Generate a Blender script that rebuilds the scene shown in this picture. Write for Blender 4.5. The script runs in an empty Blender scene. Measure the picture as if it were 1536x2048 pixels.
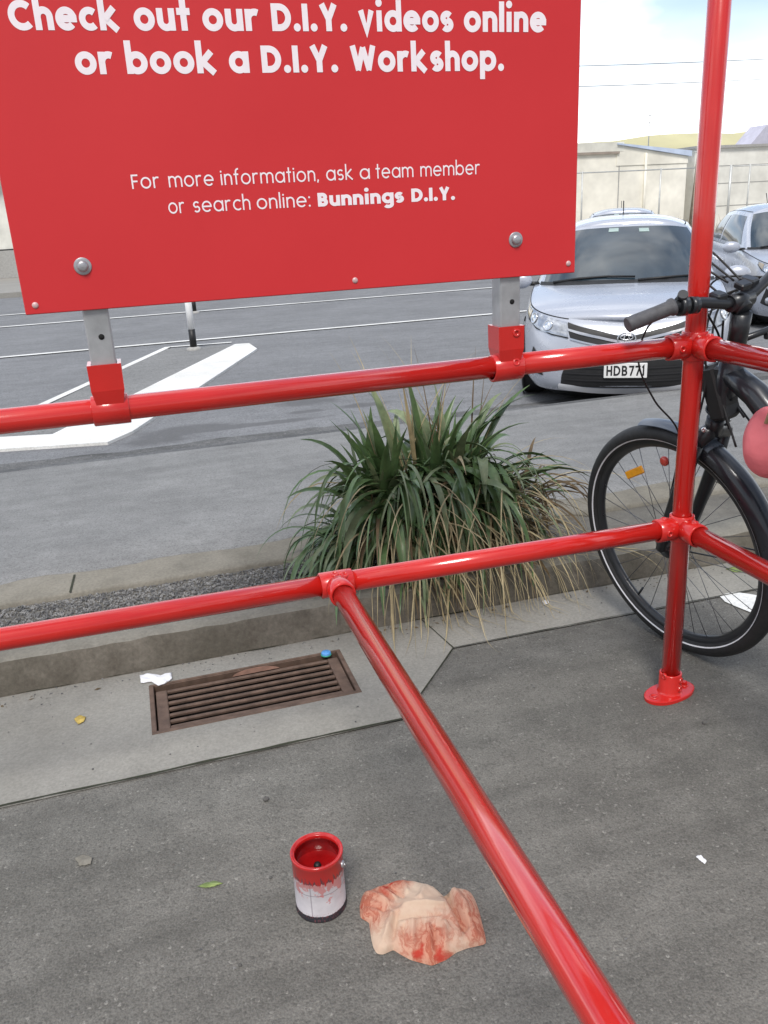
import bpy, math, random
from mathutils import Vector as V, Matrix, noise as mnoise
random.seed(7)
SC = bpy.context.scene
COL = SC.collection
PI = math.pi
rad = math.radians

# ------------------------------------------------------------------ camera
# street frame: X along the kerb, Y across the street, Z up; camera over (0,0)
CAM_H = 1.36
FPX, PITCH, ROLL, YAW = 1675.62, rad(19.58), rad(-3.097), rad(15.738)
_F0 = V((math.sin(YAW), math.cos(YAW), 0)); _R0 = V((math.cos(YAW), -math.sin(YAW), 0)); _U = V((0, 0, 1))
CF = _F0*math.cos(PITCH) - _U*math.sin(PITCH); _UP = _U*math.cos(PITCH) + _F0*math.sin(PITCH)
CR = _R0*math.cos(ROLL) + _UP*math.sin(ROLL); CU = -_R0*math.sin(ROLL) + _UP*math.cos(ROLL)
cam_data = bpy.data.cameras.new("camera")
cam = bpy.data.objects.new("camera", cam_data); COL.objects.link(cam)
cam_data.sensor_fit = 'VERTICAL'; cam_data.sensor_height = 36.0; cam_data.lens = 36.0*FPX/2048
cam_data.clip_start = 0.05; cam_data.clip_end = 2000
m = Matrix((CR, CU, -CF)).transposed().to_4x4(); m.translation = (0, 0, CAM_H)
cam.matrix_world = m
SC.camera = cam
CAM = V((0, 0, CAM_H))
def ray(x, y): return (CR*(x-768) - CU*(y-1024) + CF*FPX)/FPX
def at_z(x, y, z):
    d = ray(x, y); return CAM + d*((z-CAM_H)/d.z)
def at_y(x, y, Y):
    d = ray(x, y); return CAM + d*(Y/d.y)

# ------------------------------------------------------------------ world and sun
SUN_EL, SUN_AZ = rad(52), rad(200)     # azimuth clockwise from +Y
SC.view_settings.view_transform = 'Standard'; SC.view_settings.look = 'None'
SC.view_settings.gamma = 1.0; SC.view_settings.exposure = 1.0
world = bpy.data.worlds.new("World"); SC.world = world; world.use_nodes = True
wn = world.node_tree; wn.nodes.clear(); WL = wn.links
def wnode(t, **k):
    n = wn.nodes.new(t)
    for a, b in k.items(): setattr(n, a, b)
    return n
wo = wnode('ShaderNodeOutputWorld'); wb = wnode('ShaderNodeBackground')
sky = wnode('ShaderNodeTexSky', sky_type='NISHITA', sun_disc=False, sun_elevation=SUN_EL, sun_rotation=SUN_AZ, dust_density=2.0, ozone_density=1.2)
tc = wnode('ShaderNodeTexCoord'); mp = wnode('ShaderNodeMapping'); mp.inputs['Scale'].default_value = (1.0, 1.0, 2.6)
cn = wnode('ShaderNodeTexNoise'); cn.inputs['Scale'].default_value = 2.1; cn.inputs['Detail'].default_value = 6; cn.inputs['Roughness'].default_value = .55
cr = wnode('ShaderNodeValToRGB')
cr.color_ramp.elements[0].position = .44; cr.color_ramp.elements[0].color = (.12, .12, .12, 1)
cr.color_ramp.elements[1].position = .66; cr.color_ramp.elements[1].color = (1, 1, 1, 1)
cn2 = wnode('ShaderNodeTexNoise'); cn2.inputs['Scale'].default_value = 3.7; cn2.inputs['Detail'].default_value = 4
cr2 = wnode('ShaderNodeValToRGB')
cr2.color_ramp.elements[0].position = .35; cr2.color_ramp.elements[0].color = (5.6, 5.9, 6.5, 1)
cr2.color_ramp.elements[1].position = .62; cr2.color_ramp.elements[1].color = (11.5, 11.6, 11.6, 1)
mx = wnode('ShaderNodeMixRGB')
WL.new(tc.outputs['Generated'], mp.inputs['Vector']); WL.new(mp.outputs[0], cn.inputs['Vector']); WL.new(mp.outputs[0], cn2.inputs['Vector'])
WL.new(cn.outputs['Fac'], cr.inputs[0]); WL.new(cn2.outputs['Fac'], cr2.inputs[0])
sz = wnode('ShaderNodeSeparateXYZ'); WL.new(tc.outputs['Generated'], sz.inputs[0])
mh = wnode('ShaderNodeMapRange'); mh.interpolation_type = 'SMOOTHSTEP'
for i_, v_ in ((1, .06), (2, .21), (3, 1.0), (4, 0.0)): mh.inputs[i_].default_value = v_
WL.new(sz.outputs[2], mh.inputs[0])
mxh = wnode('ShaderNodeMath', operation='MAXIMUM'); WL.new(mh.outputs[0], mxh.inputs[0]); WL.new(cr.outputs[0], mxh.inputs[1])
WL.new(mxh.outputs[0], mx.inputs[0]); WL.new(sky.outputs[0], mx.inputs[1]); WL.new(cr2.outputs[0], mx.inputs[2])
sx = wnode('ShaderNodeSeparateXYZ'); WL.new(tc.outputs['Generated'], sx.inputs[0])  # sky dimmed toward -Y, added to darken camera-facing surfaces and pipe reflections
mr_ = wnode('ShaderNodeMapRange'); mr_.interpolation_type = 'SMOOTHSTEP'
for i_, v_ in ((1, -.75), (2, .25), (3, .42), (4, 1.0)): mr_.inputs[i_].default_value = v_
WL.new(sx.outputs[1], mr_.inputs[0])
mm_ = wnode('ShaderNodeMixRGB', blend_type='MULTIPLY'); mm_.inputs[0].default_value = 1.0
WL.new(mx.outputs[0], mm_.inputs[1]); WL.new(mr_.outputs[0], mm_.inputs[2])
WL.new(mm_.outputs[0], wb.inputs['Color']); wb.inputs['Strength'].default_value = 0.10
WL.new(wb.outputs[0], wo.inputs['Surface'])
sd = bpy.data.lights.new("sun", 'SUN'); sd.energy = 1.25; sd.angle = rad(18); sd.color = (1, .97, .92)
sun = bpy.data.objects.new("sun", sd); COL.objects.link(sun)
_sd = V((math.sin(SUN_AZ)*math.cos(SUN_EL), math.cos(SUN_AZ)*math.cos(SUN_EL), math.sin(SUN_EL)))
sun.rotation_euler = _sd.to_track_quat('Z', 'Y').to_euler(); sun.location = (0, -3, 8)

# ------------------------------------------------------------------ materials
class NT:
    def __init__(s, name):
        s.m = bpy.data.materials.new(name); s.m.use_nodes = True; s.t = s.m.node_tree
        s.b = s.t.nodes['Principled BSDF']
    def n(s, t, **k):
        x = s.t.nodes.new(t)
        for a, b in k.items():
            if a in x.inputs: x.inputs[a].default_value = b
            else: setattr(x, a, b)
        return x
    def l(s, a, b): s.t.links.new(a, b)
    def co(s): return s.n('ShaderNodeTexCoord').outputs['Object']
    def noise(s, vec, scale, detail=4, rough=.55):
        x = s.n('ShaderNodeTexNoise'); x.inputs['Scale'].default_value = scale; x.inputs['Detail'].default_value = detail
        x.inputs['Roughness'].default_value = rough; s.l(vec, x.inputs['Vector']); return x.outputs['Fac']
    def ramp(s, f, stops):
        x = s.n('ShaderNodeValToRGB'); e = x.color_ramp.elements
        while len(e) < len(stops): e.new(.5)
        for i, (p, c) in enumerate(stops):
            e[i].position = p; e[i].color = (*c, 1) if len(c) == 3 else c
        s.l(f, x.inputs[0]); return x.outputs[0]
    def mix(s, f, a, b, mode='MIX'):
        x = s.n('ShaderNodeMixRGB', blend_type=mode)
        for i, q in ((0, f), (1, a), (2, b)):
            if hasattr(q, 'links'): s.l(q, x.inputs[i])
            else: x.inputs[i].default_value = q if i == 0 else ((*q, 1) if len(q) == 3 else q)
        return x.outputs[0]
    def math(s, op, a, b=0.0):
        x = s.n('ShaderNodeMath', operation=op)
        for i, q in ((0, a), (1, b)):
            if hasattr(q, 'links'): s.l(q, x.inputs[i])
            else: x.inputs[i].default_value = q
        return x.outputs[0]
    def bump(s, h, dist, strength=1.0):
        x = s.n('ShaderNodeBump'); x.inputs['Distance'].default_value = dist; x.inputs['Strength'].default_value = strength
        s.l(h, x.inputs['Height']); s.l(x.outputs[0], s.b.inputs['Normal'])
    def fin(s, color=None, rough=.5, metal=0.0, spec=.5, coat=0.0):
        if color is not None:
            if hasattr(color, 'links'): s.l(color, s.b.inputs['Base Color'])
            else: s.b.inputs['Base Color'].default_value = (*color, 1)
        if hasattr(rough, 'links'): s.l(rough, s.b.inputs['Roughness'])
        else: s.b.inputs['Roughness'].default_value = rough
        s.b.inputs['Metallic'].default_value = metal
        s.b.inputs['Specular IOR Level'].default_value = spec
        s.b.inputs['Coat Weight'].default_value = coat
        if coat: s.b.inputs['Coat Roughness'].default_value = .08
        return s.m

def mat_simple(name, c, rough=.5, metal=0.0, spec=.5, coat=0.0, var=.12, scale=12.0, bump=0.0):
    k = NT(name); v = k.co(); n = k.noise(v, scale, 5)
    lo = tuple(x*(1-var) for x in c); hi = tuple(min(1, x*(1+var)) for x in c)
    col = k.ramp(n, [(.3, lo), (.7, hi)])
    r = k.math('ADD', k.math('MULTIPLY', k.noise(v, scale*2.3, 3), .16), rough-.08)
    if bump: k.bump(k.noise(v, scale*8, 3), bump)
    return k.fin(col, r, metal, spec, coat)

def mat_asphalt(name, base, fine=150, spk=.35, bump=.0025, blot=.18, warm=(1, 1, 1), speck=(.34, .33, .31)):
    k = NT(name); v = k.co()
    big = k.noise(v, .9, 5, .6); mid = k.noise(v, 9, 5, .65); fin_ = k.noise(v, fine, 3, .7)
    vo = k.n('ShaderNodeTexVoronoi'); vo.inputs['Scale'].default_value = fine*.75; k.l(v, vo.inputs['Vector'])
    c = k.ramp(fin_, [(.30, tuple(base*(1-spk)*w for w in warm)), (.5, tuple(base*w for w in warm)), (.72, tuple(base*(1+spk)*w for w in warm))])
    c = k.mix(1.0, c, k.ramp(mid, [(.25, (1-blot,)*3), (.75, (1+blot*.6,)*3)]), 'MULTIPLY')
    c = k.mix(1.0, c, k.ramp(big, [(.3, (1-blot,)*3), (.7, (1+blot*.5,)*3)]), 'MULTIPLY')
    mps = k.n('ShaderNodeMapping'); mps.inputs['Scale'].default_value = (.7, 3.2, 1); mps.inputs['Rotation'].default_value = (0, 0, .35); k.l(v, mps.inputs['Vector'])
    c = k.mix(1.0, c, k.ramp(k.noise(mps.outputs[0], 2.2, 7, .65), [(.30, (1-blot*1.1,)*3), (.55, (1.0,)*3), (.75, (1+blot*.7,)*3)]), 'MULTIPLY')
    cell = k.n('ShaderNodeSeparateColor'); k.l(vo.outputs['Color'], cell.inputs[0])
    dens = k.math('ADD', .935, k.math('MULTIPLY', k.noise(v, 2.6, 4, .6), .07))
    pale = k.math('MULTIPLY', k.math('MULTIPLY', k.math('GREATER_THAN', cell.outputs[0], dens), k.math('GREATER_THAN', k.noise(v, fine*.9, 2), .46)), k.math('ADD', .1, k.math('MULTIPLY', cell.outputs[2], .5)))
    c = k.mix(pale, c, speck)
    grit = k.noise(v, fine*.42, 6, .85); c = k.mix(1.0, c, k.ramp(grit, [(.34, (.74,)*3), (.5, (1.0,)*3), (.68, (1.22,)*3)]), 'MULTIPLY')
    dark = k.math('MULTIPLY', k.math('LESS_THAN', cell.outputs[1], .10), .45)
    c = k.mix(dark, c, tuple(base*.45*w for w in warm))
    h = k.math('ADD', k.math('MULTIPLY', vo.outputs['Distance'], -.8), fin_)
    k.bump(h, bump, .8)
    return k.fin(c, .88, 0, .3)

def mat_concrete(name, c, stain=.25, grit=90, mott=4.0, bump=.001):
    k = NT(name); v = k.co()
    a = k.noise(v, mott, 8, .65); b = k.noise(v, grit, 3, .7); d = k.noise(v, mott*.33, 5)
    col = k.ramp(a, [(.25, tuple(x*(1-stain) for x in c)), (.55, c), (.8, tuple(min(1, x*(1+stain*.5)) for x in c))])
    col = k.mix(1.0, col, k.ramp(b, [(.3, (.82,)*3), (.7, (1.12,)*3)]), 'MULTIPLY')
    col = k.mix(1.0, col, k.ramp(d, [(.3, (.86, .85, .82)), (.65, (1.05, 1.05, 1.05))]), 'MULTIPLY')
    k.bump(b, bump, .8)
    return k.fin(col, .85, 0, .3)

M = {}
M['lot'] = mat_asphalt('lot_asphalt', .196, 230, .34, .003, .24, (1.0, .958, .855), (.36, .345, .31))
M['road'] = mat_asphalt('road_asphalt', .225, 120, .22, .002, .14, (.985, 1.0, 1.03), (.38, .38, .38))
def add_blots(mat, spots, colr):
    t = mat.node_tree; b_ = t.nodes['Principled BSDF']; src = b_.inputs['Base Color'].links[0].from_socket
    co = t.nodes.new('ShaderNodeTexCoord').outputs['Object']; nz = t.nodes.new('ShaderNodeTexNoise'); nz.inputs['Scale'].default_value = 5; nz.inputs['Detail'].default_value = 6; t.links.new(co, nz.inputs['Vector'])
    def mth(op, *a):
        x = t.nodes.new('ShaderNodeMath'); x.operation = op
        for i, q in enumerate(a):
            if hasattr(q, 'links'): t.links.new(q, x.inputs[i])
            else: x.inputs[i].default_value = q
        return x.outputs[0]
    sx_ = t.nodes.new('ShaderNodeSeparateXYZ'); t.links.new(co, sx_.inputs[0]); tot = None
    for x, y, a, c in spots:
        d = mth('SQRT', mth('ADD', mth('POWER', mth('DIVIDE', mth('SUBTRACT', sx_.outputs[0], x), a), 2.0), mth('POWER', mth('DIVIDE', mth('SUBTRACT', sx_.outputs[1], y), c), 2.0)))
        q = mth('MAXIMUM', mth('SUBTRACT', 1.0, d), 0.0); tot = q if tot is None else mth('ADD', tot, q)
    f = mth('MULTIPLY', tot, mth('MULTIPLY', nz.outputs[0], 2.0))
    rp_ = t.nodes.new('ShaderNodeValToRGB'); rp_.color_ramp.elements[0].position = .22; rp_.color_ramp.elements[1].position = .55; rp_.color_ramp.elements[1].color = (.75, .75, .75, 1); t.links.new(f, rp_.inputs[0])
    mx_ = t.nodes.new('ShaderNodeMixRGB'); t.links.new(rp_.outputs[0], mx_.inputs[0]); t.links.new(src, mx_.inputs[1]); mx_.inputs[2].default_value = (*colr, 1); t.links.new(mx_.outputs[0], b_.inputs['Base Color'])
add_blots(M['road'], ((.33, 6.45, .6, .22), (.9, 6.35, .7, .10), (1.35, 6.95, .45, .2), (1.25, 6.6, .25, .10), (1.75, 6.6, .35, .12), (.05, 6.2, .4, .22)), (.11, .11, .112))
M['path'] = mat_asphalt('path_asphalt', .245, 240, .20, .001, .16, (1.0, 1.0, .98), (.3, .3, .3))
M['gutter'] = mat_asphalt('gutter_asphalt', .165, 120, .30, .003, .35, (1, 1, .99))
M['channel'] = mat_concrete('channel_concrete', (.31, .298, .268), .24, 120, 3.0)
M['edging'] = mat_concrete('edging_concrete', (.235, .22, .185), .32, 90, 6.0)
# kerb face: brown concrete with darker patches of their own shape
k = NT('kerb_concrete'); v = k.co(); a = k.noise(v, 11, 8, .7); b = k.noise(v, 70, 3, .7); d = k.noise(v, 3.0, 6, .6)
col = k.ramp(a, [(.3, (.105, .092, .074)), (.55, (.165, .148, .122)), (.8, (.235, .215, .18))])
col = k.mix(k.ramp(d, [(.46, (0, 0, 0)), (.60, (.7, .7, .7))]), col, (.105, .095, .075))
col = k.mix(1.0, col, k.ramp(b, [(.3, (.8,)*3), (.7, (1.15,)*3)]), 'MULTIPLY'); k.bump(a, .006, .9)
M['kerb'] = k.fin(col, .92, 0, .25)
M['soil'] = mat_concrete('soil', (.17, .16, .14), .4, 120, 9.0, .004)
M['dark_joint'] = mat_concrete('joint_dirt', (.045, .048, .03), .4, 150, 20.0, .002)
M['far_path'] = mat_concrete('far_path', (.32, .31, .29), .12, 60, 1.0)
M['yard'] = mat_concrete('yard_concrete', (.34, .325, .30), .14, 40, .6)
M['white_paint'] = mat_concrete('white_road_paint', (.80, .80, .78), .10, 70, 6.0, .0006)
k = NT('gravel_stone'); v = k.co(); oi = k.n('ShaderNodeTexVoronoi'); oi.inputs['Scale'].default_value = 60; k.l(v, oi.inputs['Vector'])
sp = k.n('ShaderNodeSeparateColor'); k.l(oi.outputs['Color'], sp.inputs[0])
M['gravel'] = k.fin(k.ramp(sp.outputs[0], [(.1, (.10, .10, .10)), (.5, (.175, .173, .168)), (.95, (.28, .275, .265))]), .85, 0, .3)
# reds
def mat_red(name, c, rough, coat):
    k = NT(name); v = k.co(); n = k.noise(v, 7, 5); f = k.noise(v, 160, 3, .7)
    col = k.ramp(n, [(.3, tuple(x*.92 for x in c)), (.7, tuple(x*1.06 for x in c))])
    r = k.math('ADD', k.math('MULTIPLY', k.noise(v, 9, 4, .6), .08), rough-.04)
    k.bump(k.noise(v, 22, 4, .6), .0012, .25)
    return k.fin(col, r, 0, .5, coat)
M['pipe_red'] = mat_red('red_pipe_paint', (.60, .017, .012), .20, .8)
M['fit_red'] = mat_red('red_fitting_paint', (.57, .016, .012), .25, .6)
k = NT('sign_red'); v = k.co(); n = k.noise(v, 2.5, 5); sc_ = k.noise(v, 30, 6, .7)
col = k.ramp(n, [(.3, (.60, .026, .031)), (.7, (.64, .031, .036))]); col = k.mix(k.ramp(sc_, [(.70, (0, 0, 0)), (.82, (.25, .25, .25))]), col, (.64, .12, .12))
M['sign_red'] = k.fin(col, .46, 0, .4)
M['letter'] = mat_simple('sign_lettering_white', (.92, .84, .88), .5, var=.03, scale=20)
M['alu'] = mat_simple('dull_aluminium', (.33, .34, .35), .42, .75, var=.12, scale=30)
M['galv'] = mat_simple('galvanised_steel', (.40, .41, .42), .48, .55, var=.16, scale=22)
M['bolt'] = mat_simple('bolt_zinc', (.45, .45, .47), .38, .7, var=.15, scale=60)
M['screw'] = mat_simple('screw_painted', (.62, .42, .42), .4, .2, var=.1, scale=90)
M['hole'] = mat_simple('hole_black', (.008, .008, .008), .9, var=.1)
# plants
def mat_leaf(name, c1, c2, rough, scale=6):
    k = NT(name); v = k.co(); n = k.noise(v, scale, 4, .6); st = k.noise(v, 40, 4, .6)
    col = k.ramp(n, [(.3, c1), (.7, c2)]); col = k.mix(1.0, col, k.ramp(st, [(.3, (.75,)*3), (.7, (1.2,)*3)]), 'MULTIPLY')
    k.m.use_backface_culling = False
    return k.fin(col, rough, 0, .5)
M['leaf'] = mat_leaf('green_blade', (.055, .105, .038), (.14, .225, .085), .32)
M['leaf_pale'] = mat_leaf('pale_blade', (.12, .17, .085), (.23, .27, .14), .38)
M['straw'] = mat_leaf('dry_straw', (.26, .20, .10), (.48, .40, .23), .6)
M['brownleaf'] = mat_leaf('dead_brown_blade', (.07, .045, .022), (.19, .13, .06), .7)
# bicycle
M['rubber'] = mat_simple('tyre_rubber', (.018, .018, .019), .62, var=.25, scale=60, bump=.0006)
M['reflective'] = mat_simple('reflective_stripe', (.72, .72, .74), .4, var=.08, scale=60)
M['black_metal'] = mat_simple('satin_black_metal', (.022, .024, .028), .34, .2, coat=.2, var=.15, scale=20)
M['frame_paint'] = mat_simple('dark_slate_frame_paint', (.020, .023, .030), .30, .2, coat=.4, var=.1, scale=14)
M['mudguard'] = mat_simple('grey_blue_mudguard', (.10, .12, .15), .33, .1, coat=.3, var=.1, scale=20)
M['grip'] = mat_simple('grip_rubber', (.085, .085, .092), .6, var=.2, scale=80, bump=.0008)
M['steel'] = mat_simple('spoke_steel', (.16, .16, .17), .35, .8, var=.1, scale=40)
M['orange'] = mat_simple('orange_reflector', (.85, .36, .02), .3, coat=.4, var=.1, scale=60)
M['redrefl'] = mat_simple('red_reflector', (.60, .06, .04), .3, coat=.4, var=.1, scale=60)
M['pink'] = mat_simple('coral_pink_fabric', (.74, .17, .19), .55, var=.07, scale=10, bump=.0012)
M['strap'] = mat_simple('tan_strap', (.40, .27, .15), .7, var=.2, scale=40)
# cars
M['car_silver'] = mat_simple('silver_white_car_paint', (.47, .498, .565), .28, .25, coat=.6, var=.02, scale=3)
M['sticker'] = mat_simple('pale_green_sticker', (.36, .46, .43), .4, var=.08)
M['car_lip'] = mat_simple('bright_lip_paint', (.74, .75, .78), .3, .1, coat=.5, var=.02, scale=3)
M['car_glass'] = mat_simple('car_window_glass', (.02, .035, .048), .05, 0, spec=.7, coat=.3, var=.35, scale=2.2)
M['car_black'] = mat_simple('black_car_plastic', (.012, .012, .013), .5, var=.2, scale=20)
M['chrome'] = mat_simple('chrome_trim', (.72, .73, .75), .14, .95, var=.04, scale=20)
M['lamp_glass'] = mat_simple('headlight_lens', (.42, .44, .48), .08, .55, spec=.8, coat=.7, var=.35, scale=24)
M['plate'] = mat_simple('number_plate_white', (.78, .78, .77), .45, var=.04, scale=30)
M['ink'] = mat_simple('black_ink', (.012, .012, .014), .6, var=.1)
M['car_orange'] = mat_simple('indicator_lens', (.45, .38, .28), .15, .2, coat=.5, var=.15, scale=40)
# street
M['cream'] = mat_concrete('cream_wall', (.92, .89, .79), .015, .8, .5, .001)
M['grey_wall'] = mat_concrete('grey_block_wall', (.88, .87, .81), .015, .8, .6, .001)
M['white_wall'] = mat_concrete('white_wall', (.78, .77, .70), .05, 1.3, .5, .001)
M['plinth'] = mat_concrete('plinth_concrete', (.42, .415, .40), .1, 20, .8, .001)
M['eave'] = mat_simple('brown_eave', (.36, .30, .25), .6, scale=3)
M['roof_blue'] = mat_simple('pale_blue_roof', (.55, .64, .80), .45, scale=2)
M['roof_grey'] = mat_simple('mauve_grey_roof', (.52, .51, .60), .6, scale=2)
M['house'] = mat_concrete('house_wall', (.62, .60, .52), .06, 10, .5)
M['fence_steel'] = mat_simple('fence_steel', (.60, .61, .59), .5, .4, scale=6)
M['wood'] = mat_simple('weathered_wood', (.22, .18, .13), .8, var=.3, scale=8)
M['hill'] = mat_simple('hazy_hill_grass', (.60, .56, .33), .9, var=.3, scale=.02)  # grass colour paled to put distance haze into it
M['wire'] = mat_simple('cable_black', (.10, .10, .11), .6)
M['mark_white'] = mat_simple('marker_white', (.80, .80, .80), .45, var=.05)
# paint tin, rag and litter
M['shaded_red'] = mat_simple('shaded_wet_red_paint', (.30, .006, .007), .16, coat=.5, var=.2, scale=30)  # wet red darkened, the shade inside the tin put into its colour
k = NT('wet_red_paint'); v = k.co(); n = k.noise(v, 18, 4)
k.bump(k.noise(v, 26, 4), .002, .5)
M['wet_red'] = k.fin(k.ramp(n, [(.3, (.42, .010, .010)), (.7, (.56, .018, .016))]), .17, 0, .5, .6)
M['drygrate'] = mat_simple('rusty_cast_iron', (.150, .098, .072), .72, .3, var=.32, scale=26, bump=.001)
M['rust'] = mat_simple('bright_rust', (.20, .105, .07), .8, .1, var=.25, scale=40)
M['paper'] = mat_simple('white_paper', (.86, .86, .88), .7, var=.03, scale=40)
M['blue_cap'] = mat_simple('blue_plastic', (.10, .33, .72), .35, var=.05)
M['green_cap'] = mat_simple('green_plastic', (.03, .30, .20), .35, var=.05)
M['yleaf'] = mat_leaf('yellow_leaf', (.40, .27, .05), (.58, .42, .10), .6, 30)
M['gleaf'] = mat_leaf('green_fallen_leaf', (.13, .19, .05), (.26, .33, .10), .5, 30)
M['pebble'] = mat_concrete('pebble_stone', (.13, .125, .12), .2, 120, 40)

# ------------------------------------------------------------------ mesh helpers
class MB:
    def __init__(s): s.v = []; s.f = []; s.smooth = []
    def add(s, vs, fs, smooth=False):
        o = len(s.v); s.v += [tuple(p) for p in vs]
        for f in fs: s.f.append(tuple(i+o for i in f)); s.smooth.append(smooth)
        return s
    def box(s, lo, hi, bev=0.0, mat=None):
        x0, y0, z0 = lo; x1, y1, z1 = hi
        if bev <= 0:
            vs = [(x0,y0,z0),(x1,y0,z0),(x1,y1,z0),(x0,y1,z0),(x0,y0,z1),(x1,y0,z1),(x1,y1,z1),(x0,y1,z1)]
            fs = [(0,3,2,1),(4,5,6,7),(0,1,5,4),(1,2,6,5),(2,3,7,6),(3,0,4,7)]
        else:
            b = bev
            ring = lambda X0,Y0,X1,Y1: [(X0+b,Y0),(X1-b,Y0),(X1,Y0+b),(X1,Y1-b),(X1-b,Y1),(X0+b,Y1),(X0,Y1-b),(X0,Y0+b)]
            lv = [(z0, b), (z0+b, 0), (z1-b, 0), (z1, b)]
            vs = []
            for z, ins in lv: vs += [(x, y, z) for x, y in ring(x0+ins, y0+ins, x1-ins, y1-ins)]
            fs = [tuple(range(7, -1, -1)), tuple(range(24, 32))]
            for r in range(3):
                for i in range(8): fs.append((r*8+i, r*8+(i+1) % 8, r*8+8+(i+1) % 8, r*8+8+i))
        if mat is not None: vs = [mat @ V(p) for p in vs]
        return s.add(vs, fs)
    def obox(s, c, ax, ay, az, hx, hy, hz, bev=0.0):
        ax, ay, az = V(ax).normalized(), V(ay).normalized(), V(az).normalized()
        mt = Matrix((ax, ay, az)).transposed().to_4x4(); mt.translation = V(c)
        return s.box((-hx,-hy,-hz), (hx,hy,hz), bev, mt)
    def tube(s, pts, r, n=12, cap=True, smooth=True, flat=1.0):
        pts = [V(p) for p in pts]; N = len(pts)
        rs = r if isinstance(r, (list, tuple)) else [r]*N
        tang = []
        for i in range(N):
            t = (pts[min(i+1, N-1)] - pts[max(i-1, 0)])
            tang.append(t.normalized() if t.length > 1e-9 else V((0, 0, 1)))
        ref = V((0, 0, 1)) if abs(tang[0].z) < .9 else V((0, 1, 0))
        a = tang[0].cross(ref).normalized(); vs = []
        for i in range(N):
            a = (a - tang[i]*a.dot(tang[i])).normalized(); b = tang[i].cross(a)
            for j in range(n):
                th = 2*PI*j/n; vs.append(pts[i] + a*math.cos(th)*rs[i] + b*math.sin(th)*rs[i]*flat)
        fs = []
        for i in range(N-1):
            for j in range(n): fs.append((i*n+j, i*n+(j+1) % n, (i+1)*n+(j+1) % n, (i+1)*n+j))
        s.add(vs, fs, smooth)
        if cap:
            o = len(s.v) - N*n
            s.f.append(tuple(o+j for j in range(n-1, -1, -1))); s.smooth.append(False)
            s.f.append(tuple(o+(N-1)*n+j for j in range(n))); s.smooth.append(False)
        return s
    def lathe(s, prof, n=32, c=(0, 0, 0), axis=(0, 0, 1), smooth=True):
        ax = V(axis).normalized(); ref = V((1, 0, 0)) if abs(ax.x) < .9 else V((0, 1, 0))
        a = (ref - ax*ref.dot(ax)).normalized(); b = ax.cross(a); vs = []
        for r, z in prof:
            for j in range(n):
                th = 2*PI*j/n; vs.append(V(c) + ax*z + a*(r*math.cos(th)) + b*(r*math.sin(th)))
        fs = []
        for i in range(len(prof)-1):
            for j in range(n): fs.append((i*n+j, i*n+(j+1) % n, (i+1)*n+(j+1) % n, (i+1)*n+j))
        return s.add(vs, fs, smooth)
    def torus(s, c, axis, R, r, n=64, k=12, flat=1.0, smooth=True):
        ax = V(axis).normalized(); ref = V((1, 0, 0)) if abs(ax.x) < .9 else V((0, 1, 0))
        a = (ref - ax*ref.dot(ax)).normalized(); b = ax.cross(a); vs = []
        for i in range(n):
            t = 2*PI*i/n; d = a*math.cos(t) + b*math.sin(t)
            for j in range(k):
                p = 2*PI*j/k; vs.append(V(c) + d*(R + r*math.cos(p)) + ax*(r*flat*math.sin(p)))
        fs = [(i*k+j, ((i+1) % n)*k+j, ((i+1) % n)*k+(j+1) % k, i*k+(j+1) % k) for i in range(n) for j in range(k)]
        return s.add(vs, fs, smooth)
    def grid(s, rows, smooth=True, closed=False):
        n = len(rows[0]); vs = [p for r in rows for p in r]; fs = []
        for i in range(len(rows)-1):
            for j in range(n if closed else n-1): fs.append((i*n+j, i*n+(j+1) % n, (i+1)*n+(j+1) % n, (i+1)*n+j))
        return s.add(vs, fs, smooth)
    def build(s, name, mat, parent=None):
        me = bpy.data.meshes.new(name); me.from_pydata(s.v, [], s.f)
        me.polygons.foreach_set('use_smooth', s.smooth); me.materials.append(mat); me.update()
        o = bpy.data.objects.new(name, me); COL.objects.link(o)
        if parent: o.parent = parent
        return o

def tag(o, label=None, cat=None, group=None, kind=None):
    if label: o['label'] = label
    if cat: o['category'] = cat
    if group: o['group'] = group
    if kind: o['kind'] = kind
    return o
def thing(name, label, cat, loc=(0, 0, 0), rot=None, group=None):
    o = bpy.data.objects.new(name, None); COL.objects.link(o); o.empty_display_size = .1
    if rot is not None:
        mm = rot.to_4x4(); mm.translation = V(loc); o.matrix_world = mm
    else: o.location = loc
    return tag(o, label, cat, group)
def struct(name, mb, mat): return tag(mb.build(name, mat), kind='structure')
def copy_tree(o, parent=None):
    c = o.copy(); COL.objects.link(c)
    if parent: c.parent = parent
    for ch in [q for q in list(bpy.data.objects) if q.parent == o]: copy_tree(ch, c)
    return c
def fix_normals(o):
    import bmesh
    b = bmesh.new(); b.from_mesh(o.data); bmesh.ops.recalc_face_normals(b, faces=b.faces); b.to_mesh(o.data); b.free(); return o
def wob(x, s=1.0, seed=0.0): return mnoise.noise(V((x*s, seed*7.3, 1.7)))
def cr_interp(P, u):
    n = len(P); u = max(0, min(n-1, u)); i = min(int(u), n-2); t = u-i
    p0, p1, p2, p3 = P[max(i-1, 0)], P[i], P[i+1], P[min(i+2, n-1)]
    out = []
    for a, b, c, d in zip(p0, p1, p2, p3):
        m1 = (c-a)/2; m2 = (d-b)/2
        if i == 0: m1 = b and (c-b) or (c-b)
        if i == n-2: m2 = c-b
        out.append((2*t**3-3*t**2+1)*b + (t**3-2*t**2+t)*m1 + (-2*t**3+3*t**2)*c + (t**3-t**2)*m2)
    return out

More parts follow.
